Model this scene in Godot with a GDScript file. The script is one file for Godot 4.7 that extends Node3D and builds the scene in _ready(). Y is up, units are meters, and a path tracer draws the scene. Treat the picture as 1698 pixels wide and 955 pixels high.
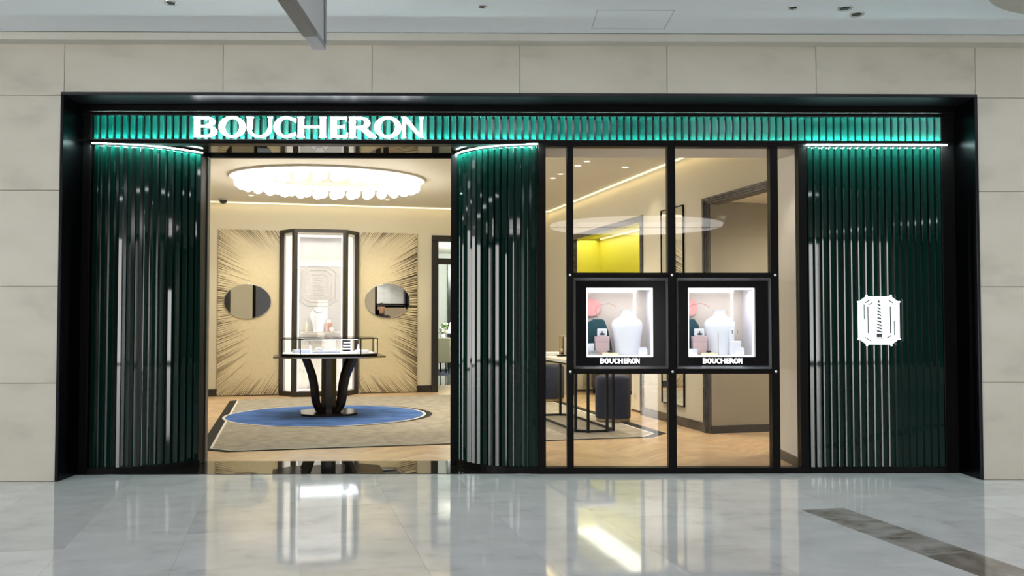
extends Node3D
# A jewellery boutique front in a marble mall corridor. Metres, y up. The shopfront stands in the plane z = 0 (recess to z = -0.36);
# the shop behind it is turned by A about the vertical: L(u, y, w) gives a point of the shop (u to its right, w into its depth).
const A := 0.2356194
var M := {}
var UX := Vector3.RIGHT
var UY := Vector3.UP
var UO := Vector2.ZERO
var rng := RandomNumberGenerator.new()

func L(u: float, y: float, w: float) -> Vector3:
	return Vector3(u * cos(A) - w * sin(A), y, -u * sin(A) - w * cos(A))

func SX() -> Transform3D:
	return Transform3D(Basis(Vector3.UP, A), Vector3.ZERO)

# ---------------------------------------------------------------- mesh helpers
func S() -> SurfaceTool:
	var st := SurfaceTool.new()
	st.begin(Mesh.PRIMITIVE_TRIANGLES)
	st.set_smooth_group(-1)
	return st

func vtx(st: SurfaceTool, p: Vector3) -> void:
	st.set_uv(Vector2(p.dot(UX), p.dot(UY)) + UO)
	st.add_vertex(p)

func tri(st: SurfaceTool, a: Vector3, b: Vector3, c: Vector3, n: Vector3) -> void:
	if (b - a).cross(c - a).dot(n) > 0.0:
		vtx(st, a); vtx(st, c); vtx(st, b)
	else:
		vtx(st, a); vtx(st, b); vtx(st, c)

func quad(st: SurfaceTool, a: Vector3, b: Vector3, c: Vector3, d: Vector3, n: Vector3) -> void:
	tri(st, a, b, c, n)
	tri(st, a, c, d, n)

# a polygon in the plane (ax, ay) at o, drawn out along az from d0 to d1
func prism(st: SurfaceTool, pts: PackedVector2Array, o: Vector3, ax: Vector3, ay: Vector3, az: Vector3, d0: float, d1: float, smooth := false) -> void:
	var idx := Geometry2D.triangulate_polygon(pts)
	var q := []
	for p in pts:
		q.append(o + ax * p.x + ay * p.y)
	st.set_smooth_group(-1)
	for i in range(0, idx.size(), 3):
		tri(st, q[idx[i]] + az * d1, q[idx[i + 1]] + az * d1, q[idx[i + 2]] + az * d1, az * (d1 - d0))
		tri(st, q[idx[i]] + az * d0, q[idx[i + 1]] + az * d0, q[idx[i + 2]] + az * d0, -az * (d1 - d0))
	var cw := Geometry2D.is_polygon_clockwise(pts)
	if smooth:
		st.set_smooth_group(1)
	for i in pts.size():
		var j := (i + 1) % pts.size()
		var e := pts[j] - pts[i]
		var n2 := Vector2(-e.y, e.x) if cw else Vector2(e.y, -e.x)
		var n := ax * n2.x + ay * n2.y
		quad(st, q[i] + az * d0, q[j] + az * d0, q[j] + az * d1, q[i] + az * d1, n)
	st.set_smooth_group(-1)

# flat slab over a polygon of (x, z) points
func slab(st: SurfaceTool, pts: PackedVector2Array, y0: float, y1: float) -> void:
	prism(st, pts, Vector3.ZERO, Vector3.RIGHT, Vector3.BACK, Vector3.UP, y0, y1)

# box from lo to hi with chamfered edges
func box(st: SurfaceTool, lo: Vector3, hi: Vector3, b := 0.0, xf := Transform3D.IDENTITY) -> void:
	var c := (lo + hi) / 2
	var h := (hi - lo).abs() / 2
	b = minf(b, minf(h.x, minf(h.y, h.z)) * 0.9)
	var sg := [-1.0, 1.0]
	for ax in 3:
		var i := (ax + 1) % 3
		var j := (ax + 2) % 3
		for s in sg:
			var n := Vector3.ZERO
			n[ax] = s
			var q := []
			for k in [[-1, -1], [1, -1], [1, 1], [-1, 1]]:
				var p := Vector3.ZERO
				p[ax] = s * h[ax]
				p[i] = k[0] * (h[i] - b)
				p[j] = k[1] * (h[j] - b)
				q.append(xf * (c + p))
			quad(st, q[0], q[1], q[2], q[3], xf.basis * n)
			if b > 0.0:
				for t in sg:
					var m := Vector3.ZERO
					m[ax] = s
					m[i] = t
					var r := []
					for e in [-1.0, 1.0]:
						var p1 := Vector3.ZERO
						p1[ax] = s * h[ax]; p1[i] = t * (h[i] - b); p1[j] = e * (h[j] - b)
						var p2 := Vector3.ZERO
						p2[ax] = s * (h[ax] - b); p2[i] = t * h[i]; p2[j] = e * (h[j] - b)
						r.append(xf * (c + p1)); r.append(xf * (c + p2))
					quad(st, r[0], r[1], r[3], r[2], xf.basis * m)
	if b > 0.0:
		for x in sg:
			for y in sg:
				for z in sg:
					var n3 := Vector3(x, y, z)
					tri(st, xf * (c + Vector3(x * h.x, y * (h.y - b), z * (h.z - b))), xf * (c + Vector3(x * (h.x - b), y * h.y, z * (h.z - b))), xf * (c + Vector3(x * (h.x - b), y * (h.y - b), z * h.z)), xf.basis * n3)

func bx(x0: float, x1: float, y0: float, y1: float, z0: float, z1: float, b := 0.0) -> SurfaceTool:
	var st := S()
	box(st, Vector3(x0, y0, z0), Vector3(x1, y1, z1), b)
	return st

# the same in the shop's own axes
func lbx(u0: float, u1: float, y0: float, y1: float, w0: float, w1: float, b := 0.0) -> SurfaceTool:
	var st := S()
	box(st, Vector3(u0, y0, -w1), Vector3(u1, y1, -w0), b, SX())
	return st

# profile (r, y) turned about the y axis, squashed by (sx, sz)
func lathe(st: SurfaceTool, prof: Array, n: int, xf := Transform3D.IDENTITY, sx := 1.0, sz := 1.0) -> void:
	st.set_smooth_group(2)
	for i in prof.size() - 1:
		var p: Vector2 = prof[i]
		var q: Vector2 = prof[i + 1]
		var nr := Vector2(q.y - p.y, p.x - q.x)
		for k in n:
			var a := TAU * k / n
			var b := TAU * (k + 1) / n
			var m := (a + b) / 2
			var nn := xf.basis * Vector3(cos(m) * nr.x, nr.y, sin(m) * nr.x)
			var v := []
			for e in [[p, a], [p, b], [q, b], [q, a]]:
				v.append(xf * Vector3(cos(e[1]) * e[0].x * sx, e[0].y, sin(e[1]) * e[0].x * sz))
			if p.x > 0.0:
				tri(st, v[0], v[1], v[2], nn)
			if q.x > 0.0:
				tri(st, v[0], v[2], v[3], nn)
	st.set_smooth_group(-1)

func ball(st: SurfaceTool, c: Vector3, r: Vector3, n := 16) -> void:
	var prof := []
	for i in n / 2 + 1:
		var t := -PI / 2 + PI * i / (n / 2)
		prof.append(Vector2(maxf(cos(t), 0.0) if i > 0 and i < n / 2 else 0.0, sin(t)))
	lathe(st, prof, n, Transform3D(Basis.from_scale(r), c))

# a round bar along points
func tube(st: SurfaceTool, pts: Array, r: float, n := 8, sy := 1.0) -> void:
	st.set_smooth_group(3)
	var rings := []
	for i in pts.size():
		var t: Vector3 = (pts[mini(i + 1, pts.size() - 1)] - pts[maxi(i - 1, 0)]).normalized()
		var up := Vector3.UP if absf(t.y) < 0.9 else Vector3.RIGHT
		var s := t.cross(up).normalized()
		var v := s.cross(t)
		var ring := []
		for k in n:
			var a := TAU * k / n
			ring.append(pts[i] + s * cos(a) * r + v * sin(a) * r * sy)
		rings.append(ring)
	for i in rings.size() - 1:
		var mid: Vector3 = (pts[i] + pts[i + 1]) / 2
		for k in n:
			var l := (k + 1) % n
			var nn: Vector3 = (rings[i][k] + rings[i + 1][l]) / 2 - mid
			quad(st, rings[i][k], rings[i][l], rings[i + 1][l], rings[i + 1][k], nn)
	st.set_smooth_group(-1)
	for e in [0, rings.size() - 1]:
		var t2: Vector3 = pts[0] - pts[1] if e == 0 else pts[-1] - pts[-2]
		for k in n:
			tri(st, pts[e], rings[e][k], rings[e][(k + 1) % n], t2)

# stacked ellipses (y, half width, half depth, x shift)
func loft(st: SurfaceTool, secs: Array, n := 24, xf := Transform3D.IDENTITY) -> void:
	st.set_smooth_group(4)
	var rings := []
	for s in secs:
		var ring := []
		for k in n:
			var a := TAU * k / n
			ring.append(xf * Vector3(cos(a) * s[1] + s[3], s[0], sin(a) * s[2]))
		rings.append(ring)
	for i in rings.size() - 1:
		for k in n:
			var a := TAU * (k + 0.5) / n
			var l := (k + 1) % n
			quad(st, rings[i][k], rings[i][l], rings[i + 1][l], rings[i + 1][k], xf.basis * Vector3(cos(a), 0, sin(a)))
	st.set_smooth_group(-1)
	for e in [0, rings.size() - 1]:
		var c: Vector3 = xf * Vector3(secs[e][3], secs[e][0], 0)
		for k in n:
			tri(st, c, rings[e][k], rings[e][(k + 1) % n], xf.basis * (Vector3.DOWN if e == 0 else Vector3.UP))

func ngon(n: int, r: float, turn := 0.0, sx := 1.0, sy := 1.0) -> PackedVector2Array:
	var p := PackedVector2Array()
	for i in n:
		p.append(Vector2(cos(TAU * i / n + turn) * r * sx, sin(TAU * i / n + turn) * r * sy))
	return p

# rectangle with cut corners
func oct(hx: float, hy: float, cx: float, cy: float) -> PackedVector2Array:
	return PackedVector2Array([Vector2(-hx + cx, -hy), Vector2(hx - cx, -hy), Vector2(hx, -hy + cy), Vector2(hx, hy - cy), Vector2(hx - cx, hy), Vector2(-hx + cx, hy), Vector2(-hx, hy - cy), Vector2(-hx, -hy + cy)])

func arc_poly(cx: float, cy: float, ro: Vector2, ri: Vector2, a0: float, a1: float, n: int) -> Array:
	var out := []
	for i in n:
		var a := deg_to_rad(lerpf(a0, a1, float(i) / n))
		var b := deg_to_rad(lerpf(a0, a1, float(i + 1) / n))
		out.append(PackedVector2Array([Vector2(cx + cos(a) * ri.x, cy + sin(a) * ri.y), Vector2(cx + cos(a) * ro.x, cy + sin(a) * ro.y), Vector2(cx + cos(b) * ro.x, cy + sin(b) * ro.y), Vector2(cx + cos(b) * ri.x, cy + sin(b) * ri.y)]))
	return out

# ---------------------------------------------------------------- node helpers
func obj(called: String, st, m: Material, parent: Node = self) -> MeshInstance3D:
	var o := MeshInstance3D.new()
	o.name = called
	if st is SurfaceTool:
		st.generate_normals()
		o.mesh = st.commit()
	else:
		o.mesh = st
	o.material_override = m
	put(o, called, parent)
	return o

func put(o: Node, called: String, parent: Node) -> void:
	var k := 0
	var nm := called
	while parent.has_node(nm):
		k += 1
		nm = "%s_%03d" % [called, k]
	o.name = nm
	parent.add_child(o, true)

func thing(called: String, label: String, category: String, at := Vector3.ZERO, turn := 0.0, group := "") -> Node3D:
	var o := Node3D.new()
	put(o, called, self)
	o.position = at
	o.rotation.y = turn
	return tag(o, label, category, group)

func tag(o: Node3D, label: String, category: String, group := "") -> Node3D:
	o.set_meta("label", label)
	o.set_meta("category", category)
	if group:
		o.set_meta("group", group)
	return o

func struct(called: String, label := "") -> Node3D:
	var o := Node3D.new()
	put(o, called, self)
	return skind(o, label)

func skind(o: Node3D, label := "") -> Node3D:
	o.set_meta("kind", "structure")
	if label:
		o.set_meta("label", label)
	return o

func area(called: String, at: Vector3, basis: Basis, size: Vector2, energy: float, c := Color.WHITE, parent: Node = self) -> void:
	var l := AreaLight3D.new()
	l.area_size = size
	l.area_normalize_energy = true
	l.light_energy = energy
	l.light_color = c
	l.area_range = 40.0
	l.shadow_enabled = true
	put(l, called, parent)
	l.transform = Transform3D(basis, at)

func omni(called: String, at: Vector3, energy: float, c := Color.WHITE, size := 0.05, parent: Node = self) -> void:
	var l := OmniLight3D.new()
	l.light_energy = energy
	l.light_color = c
	l.light_size = size
	l.omni_range = 30.0
	l.omni_attenuation = 2.0
	l.shadow_enabled = true
	put(l, called, parent)
	l.position = at

func spot(called: String, at: Vector3, energy: float, angle: float, c := Color.WHITE, parent: Node = self) -> void:
	var l := SpotLight3D.new()
	l.light_energy = energy
	l.light_color = c
	l.light_size = 0.04
	l.spot_angle = angle
	l.spot_angle_attenuation = 0.6
	l.spot_range = 20.0
	l.spot_attenuation = 2.0
	l.shadow_enabled = true
	put(l, called, parent)
	l.position = at
	l.rotation.x = -PI / 2

const DOWN := Basis(Vector3(1, 0, 0), Vector3(0, 0, -1), Vector3(0, 1, 0))   # an area light that shines down

# ---------------------------------------------------------------- materials
func mat(called: String, c: Color, rough := 0.5, metal := 0.0, spec := 0.5) -> StandardMaterial3D:
	var m := StandardMaterial3D.new()
	m.resource_name = called
	m.albedo_color = c.linear_to_srgb()
	m.roughness = rough
	m.metallic = metal
	m.metallic_specular = spec
	M[called] = m
	return m

func glow(called: String, c: Color, energy: float) -> StandardMaterial3D:
	var m := mat(called, c, 0.6)
	m.emission_enabled = true
	m.emission = c.linear_to_srgb()
	m.emission_energy_multiplier = energy
	return m

func noise(freq: float, oct_: int, warp: float, sd: int, ramp: Array, size := 512) -> NoiseTexture2D:
	var f := FastNoiseLite.new()
	f.seed = sd
	f.noise_type = FastNoiseLite.TYPE_SIMPLEX_SMOOTH
	f.frequency = freq
	f.fractal_octaves = oct_
	if warp > 0.0:
		f.domain_warp_enabled = true
		f.domain_warp_amplitude = warp
		f.domain_warp_frequency = freq * 0.7
	var t := NoiseTexture2D.new()
	t.noise = f
	t.width = size
	t.height = size
	t.seamless = true
	t.normalize = true
	if ramp.size():
		var g := Gradient.new()
		var off := PackedFloat32Array()
		var col := PackedColorArray()
		for r in ramp:
			off.append(r[0])
			col.append(r[1].linear_to_srgb())
		g.offsets = off
		g.colors = col
		t.color_ramp = g
	return t

func textured(m: StandardMaterial3D, t: Texture2D, scale: Vector3, world := true, offset := Vector3.ZERO) -> StandardMaterial3D:
	m.albedo_color = Color.WHITE
	m.albedo_texture = t
	m.uv1_triplanar = true
	m.uv1_world_triplanar = world
	m.uv1_scale = scale
	m.uv1_offset = offset
	return m

func glass(called: String, tint: Color, alpha: float) -> StandardMaterial3D:
	var m := mat(called, tint, 0.0)
	m.transparency = BaseMaterial3D.TRANSPARENCY_ALPHA
	m.albedo_color.a = alpha
	return m

func materials() -> void:
	mat("black", Color(0.006, 0.0055, 0.0055), 0.32, 0.0, 0.18)
	mat("black_gloss", Color(0.005, 0.005, 0.006), 0.14, 0.0, 0.22)
	mat("black_satin", Color(0.040, 0.041, 0.048), 0.36, 1.0)
	mat("black_satin_dark", Color(0.014, 0.015, 0.018), 0.30, 1.0)
	mat("black_mirror", Color(0.012, 0.011, 0.010), 0.015, 0.0, 0.9)
	mat("bronze", Color(0.020, 0.017, 0.014), 0.3)
	mat("green_glass", Color(0.0010, 0.017, 0.0125), 0.03, 0.0, 0.46)
	mat("fascia_glass", Color(0.004, 0.125, 0.100), 0.2, 0.0, 0.5)  # lighter than the column glass: light passing through is put into the colour
	mat("green_back", Color(0.001, 0.012, 0.009), 0.1)
	mat("chrome", Color(0.75, 0.75, 0.75), 0.15, 1.0)
	mat("steel", Color(0.32, 0.33, 0.34), 0.32, 1.0)
	mat("emblem_line", Color(0.05, 0.075, 0.09), 0.6)
	mat("steel_bevel", Color(0.15, 0.15, 0.16), 0.35, 0.5)
	mat("niche_white", Color(0.60, 0.59, 0.585), 0.6)
	mat("niche_pink", Color(0.62, 0.36, 0.30), 0.6)
	mat("tray_white", Color(0.82, 0.84, 0.88), 0.6)
	mat("steel_dull", Color(0.20, 0.19, 0.175), 0.6, 0.2)
	mat("steel_pale", Color(0.22, 0.24, 0.28), 0.4, 0.3)
	mat("frosted", Color(0.50, 0.51, 0.53), 0.5)
	mat("mirror", Color(0.86, 0.87, 0.86), 0.0, 1.0)
	mat("white", Color(0.80, 0.79, 0.77), 0.5)
	mat("ceiling_white", Color(0.86, 0.93, 0.98), 0.7)
	mat("ceiling_grey", Color(0.10, 0.105, 0.11), 0.7)
	mat("cornice", Color(0.62, 0.60, 0.53), 0.6)
	mat("shop_wall", Color(0.555, 0.52, 0.415), 0.6)
	mat("shop_ceiling", Color(0.73, 0.705, 0.63), 0.75)
	mat("soffit", Color(0.70, 0.68, 0.64), 0.6)
	mat("dark_skirting", Color(0.020, 0.019, 0.018), 0.25)
	mat("lacquer", Color(0.30, 0.28, 0.235), 0.10, 0.0, 0.35)
	mat("yellow", Color(0.82, 0.76, 0.07), 0.45)
	mat("yellow_ceiling", Color(0.72, 0.70, 0.45), 0.3)
	mat("grey_wall", Color(0.50, 0.52, 0.49), 0.6)
	mat("carpet_dark", Color(0.035, 0.045, 0.075), 0.95)
	mat("rug_black", Color(0.010, 0.010, 0.010), 0.95)
	mat("rug_white", Color(0.75, 0.74, 0.70), 0.95)
	mat("dark_wood", Color(0.014, 0.008, 0.006), 0.2, 0.0, 0.4)
	mat("straw_dark", Color(0.055, 0.034, 0.014), 0.6)
	mat("gold_frame", Color(0.36, 0.26, 0.13), 0.4)
	mat("teal", Color(0.010, 0.055, 0.068), 0.8)
	mat("pink", Color(0.72, 0.34, 0.33), 0.8)
	mat("pale_pink", Color(0.62, 0.46, 0.48), 0.7)
	mat("vitrine_back", Color(0.56, 0.50, 0.45), 0.8)
	mat("vitrine_side", Color(0.55, 0.55, 0.60), 0.7)
	mat("bust_white", Color(0.80, 0.83, 0.90), 0.6)
	mat("pale_yellow", Color(0.78, 0.72, 0.48), 0.6)
	mat("box_grey", Color(0.30, 0.31, 0.31), 0.6)
	mat("red_wire", Color(0.25, 0.03, 0.03), 0.4)
	mat("mauve", Color(0.10, 0.075, 0.070), 0.9)
	mat("gem", Color(0.55, 0.62, 0.75), 0.1, 0.6)
	mat("tray_blue", Color(0.50, 0.57, 0.74), 0.7)
	mat("leaf", Color(0.10, 0.20, 0.04), 0.6)
	mat("petal", Color(0.85, 0.85, 0.70), 0.6)
	mat("chair_cloth", Color(0.30, 0.28, 0.20), 0.9)
	mat("table_wood", Color(0.16, 0.09, 0.05), 0.4)
	mat("skin", Color(0.50, 0.30, 0.21), 0.55)
	mat("suit", Color(0.012, 0.012, 0.014), 0.85)
	mat("hair", Color(0.010, 0.008, 0.007), 0.5)
	mat("lens_dark", Color(0.02, 0.02, 0.02), 0.1)
	glow("letter_light", Color(1.0, 1.0, 1.0), 2.6)
	glow("led_light", Color(0.86, 1.0, 0.98), 3.2)
	glow("emblem_light", Color(0.95, 1.0, 1.0), 1.5)
	glow("bulb_light", Color(1.0, 0.96, 0.88), 5.0)
	glow("down_light", Color(1.0, 0.93, 0.8), 3.5)
	glow("cove_light", Color(1.0, 0.93, 0.70), 0.85)
	glow("vitrine_light", Color(1.0, 1.0, 1.0), 2.6)
	glow("added_panel_light", Color(0.93, 0.97, 1.0), 0.9)
	glow("disc_light", Color(1.0, 0.97, 0.96), 5.5)
	glow("added_strip_light", Color(1.0, 0.98, 0.95), 12.0)  # for the strips added to be mirrored in the ribs
	mat("dark_stone", Color(0.045, 0.043, 0.04), 0.6)  # unseen walls coloured dark so the ribs mirror little of them
	glow("niche_light", Color(1.0, 0.98, 0.95), 0.6)
	glow("lining_glow", Color(1.0, 0.985, 0.95), 0.66)  # glow put into the niche side linings
	glow("shade_light", Color(1.0, 0.95, 0.85), 1.6)
	glass("pane", Color(0.9, 0.95, 0.93), 0.0).metallic_specular = 0.36
	glass("pane_clear", Color(0.95, 0.97, 0.97), 0.0).metallic_specular = 0.25
	var vein := noise(0.0035, 5, 45.0, 11, [[0.0, Color(0.505, 0.474, 0.405)], [0.20, Color(0.555, 0.522, 0.443)], [0.36, Color(0.595, 0.56, 0.475)], [0.7, Color(0.62, 0.585, 0.50)], [1.0, Color(0.635, 0.60, 0.515)]], 1024)
	for i in 5:
		textured(mat("marble_%d" % i, Color.WHITE, 0.32), vein, Vector3(0.26, 0.55, 0.26), true, Vector3(0.23 * i, 0.31 * i, 0.17 * i))
	var fl := noise(0.007, 5, 40.0, 23, [[0.0, Color(0.54, 0.545, 0.55)], [0.3, Color(0.64, 0.645, 0.65)], [0.7, Color(0.685, 0.69, 0.695)], [1.0, Color(0.72, 0.725, 0.73)]], 1024)
	var wave := noise(0.004, 2, 0.0, 29, [])
	for i in 4:
		var m := textured(mat("floor_marble_%d" % i, Color.WHITE, 0.05, 0.0, 0.55), fl, Vector3(0.30, 0.30, 0.40), true, Vector3(0.27 * i, 0.0, 0.19 * i))
		m.heightmap_enabled = true
		m.heightmap_texture = wave
		m.heightmap_scale = 0.035
		m.albedo_color = Color.WHITE.darkened(0.02 * i)
	var dk := noise(0.012, 5, 50.0, 31, [[0.0, Color(0.16, 0.14, 0.115)], [0.45, Color(0.24, 0.215, 0.185)], [0.75, Color(0.30, 0.27, 0.235)], [1.0, Color(0.40, 0.37, 0.33)]])
	textured(mat("floor_marble_dark", Color.WHITE, 0.075, 0.0, 0.55), dk, Vector3(0.7, 0.7, 0.35))
	var dk2 := noise(0.010, 5, 60.0, 37, [[0.0, Color(0.16, 0.14, 0.12)], [0.25, Color(0.27, 0.25, 0.225)], [0.55, Color(0.36, 0.345, 0.32)], [1.0, Color(0.45, 0.44, 0.42)]])
	textured(mat("floor_marble_grey", Color.WHITE, 0.05, 0.0, 0.55), dk2, Vector3(0.5, 0.7, 0.8))
	var grain := noise(0.012, 4, 14.0, 5, [[0.0, Color(0.57, 0.395, 0.24)], [0.4, Color(0.68, 0.50, 0.32)], [0.7, Color(0.74, 0.56, 0.37)], [1.0, Color(0.79, 0.62, 0.43)]])
	for i in 4:
		var m2 := mat("oak_%d" % i, Color.WHITE, 0.30)
		m2.albedo_texture = grain
		m2.uv1_scale = Vector3(0.35, 1.9, 1.0)
		m2.albedo_color = [Color(1, 1, 1), Color(0.96, 0.95, 0.94), Color(1.0, 0.975, 0.94), Color(0.935, 0.92, 0.90)][i]
	var pile := noise(0.02, 4, 20.0, 41, [[0.0, Color(0.27, 0.245, 0.205)], [0.4, Color(0.345, 0.318, 0.27)], [0.7, Color(0.39, 0.362, 0.312)], [1.0, Color(0.44, 0.412, 0.36)]])
	textured(mat("rug_grey", Color.WHITE, 0.95), pile, Vector3(0.45, 0.45, 0.45))
	var blue := noise(0.006, 3, 20.0, 47, [[0.0, Color(0.025, 0.075, 0.22)], [0.35, Color(0.045, 0.13, 0.40)], [0.6, Color(0.06, 0.17, 0.52)], [1.0, Color(0.085, 0.20, 0.56)]])
	textured(mat("rug_blue", Color.WHITE, 0.95), blue, Vector3(0.5, 0.5, 0.5))
	var straw := noise(0.03, 4, 12.0, 53, [[0.0, Color(0.60, 0.525, 0.35)], [0.5, Color(0.63, 0.555, 0.375)], [1.0, Color(0.66, 0.585, 0.40)]])
	textured(mat("straw", Color.WHITE, 0.38), straw, Vector3(0.8, 0.8, 0.8))
	var vel := noise(0.03, 3, 8.0, 59, [[0.0, Color(0.007, 0.012, 0.036)], [0.5, Color(0.011, 0.018, 0.052)], [1.0, Color(0.018, 0.028, 0.075)]])
	var v := textured(mat("velvet", Color.WHITE, 0.85), vel, Vector3(1.5, 0.5, 1.5))
	v.rim_enabled = true
	v.rim = 0.12
	var ink := noise(0.008, 4, 90.0, 61, [[0.0, Color(0.05, 0.05, 0.05)], [0.14, Color(0.45, 0.43, 0.38)], [0.24, Color(0.72, 0.68, 0.60)], [1.0, Color(0.80, 0.77, 0.70)]])
	textured(mat("veined_marble", Color.WHITE, 0.2), ink, Vector3(0.9, 0.55, 0.9))
	var soft := noise(0.010, 4, 80.0, 71, [[0.0, Color(0.34, 0.33, 0.31)], [0.12, Color(0.62, 0.60, 0.56)], [0.25, Color(0.77, 0.75, 0.71)], [1.0, Color(0.82, 0.80, 0.76)]])
	textured(mat("veined_white", Color.WHITE, 0.25), soft, Vector3(1.1, 0.8, 1.1))
	var dmar := noise(0.02, 4, 60.0, 67, [[0.0, Color(0.018, 0.017, 0.015)], [0.6, Color(0.045, 0.041, 0.036)], [0.85, Color(0.07, 0.066, 0.058)], [1.0, Color(0.16, 0.15, 0.135)]])
	textured(mat("dark_marble", Color.WHITE, 0.18), dmar, Vector3(0.9, 0.9, 0.9))

# ---------------------------------------------------------------- scene
func _ready() -> void:
	rng.seed = 7
	var cam := Camera3D.new()
	put(cam, "camera", self)
	cam.position = Vector3(0.0, 1.5, 8.39)
	cam.rotation_degrees = Vector3(1.89, -0.62, 0.0)
	cam.fov = 35.317
	cam.near = 0.05
	cam.far = 200.0
	cam.current = true
	var we := WorldEnvironment.new()
	var e := Environment.new()
	e.background_mode = Environment.BG_COLOR
	e.background_color = Color(0.02, 0.02, 0.022)
	e.tonemap_mode = Environment.TONE_MAPPER_LINEAR
	e.tonemap_exposure = 1.0
	e.sdfgi_enabled = true
	e.ssao_enabled = true
	e.ssil_enabled = true
	we.environment = e
	put(we, "environment", self)
	materials()
	added_corridor_lights()
	# the setting
	corridor()
	shop_shell()
	shop_floor()
	portal()
	glazing()
	# the shopfront's own things
	fascia()
	curved_column("curved_glass_column", "curved column of vertical green glass ribs left of the open doorway, under the start of the sign", -3.97, 0.99, 60.0, 1.0)
	curved_column("curved_glass_column", "curved column of vertical green glass ribs between the doorway and the shop windows", 0.345, 0.836, 68.0, -1.0)
	flat_panel()
	sign_letters()
	emblem()
	vitrines()
	# inside
	back_wall_things()
	chandelier()
	centre_table()
	rug()
	right_side()
	back_room()
	yellow_room()
	ceiling_fittings()
	person()

func added_corridor_lights() -> void:
	# lamps added to light the corridor, stronger towards the right
	var en := [0.95, 0.95, 1.1, 1.9, 3.1, 3.9]
	for i in 6:
		area("added_panel_lamp", Vector3(-8.4 + 3.0 * i, 4.085, 3.0), DOWN, Vector2(1.8, 0.5), en[i], Color(0.97, 0.98, 1.0))
	for i in 5:
		area("added_far_lamp", Vector3([-13.0, -10.0, -7.0, -4.0, -1.6][i], 4.085, 9.5), DOWN, Vector2(1.8, 0.5), 2.6, Color(0.95, 0.98, 1.0))

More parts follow.
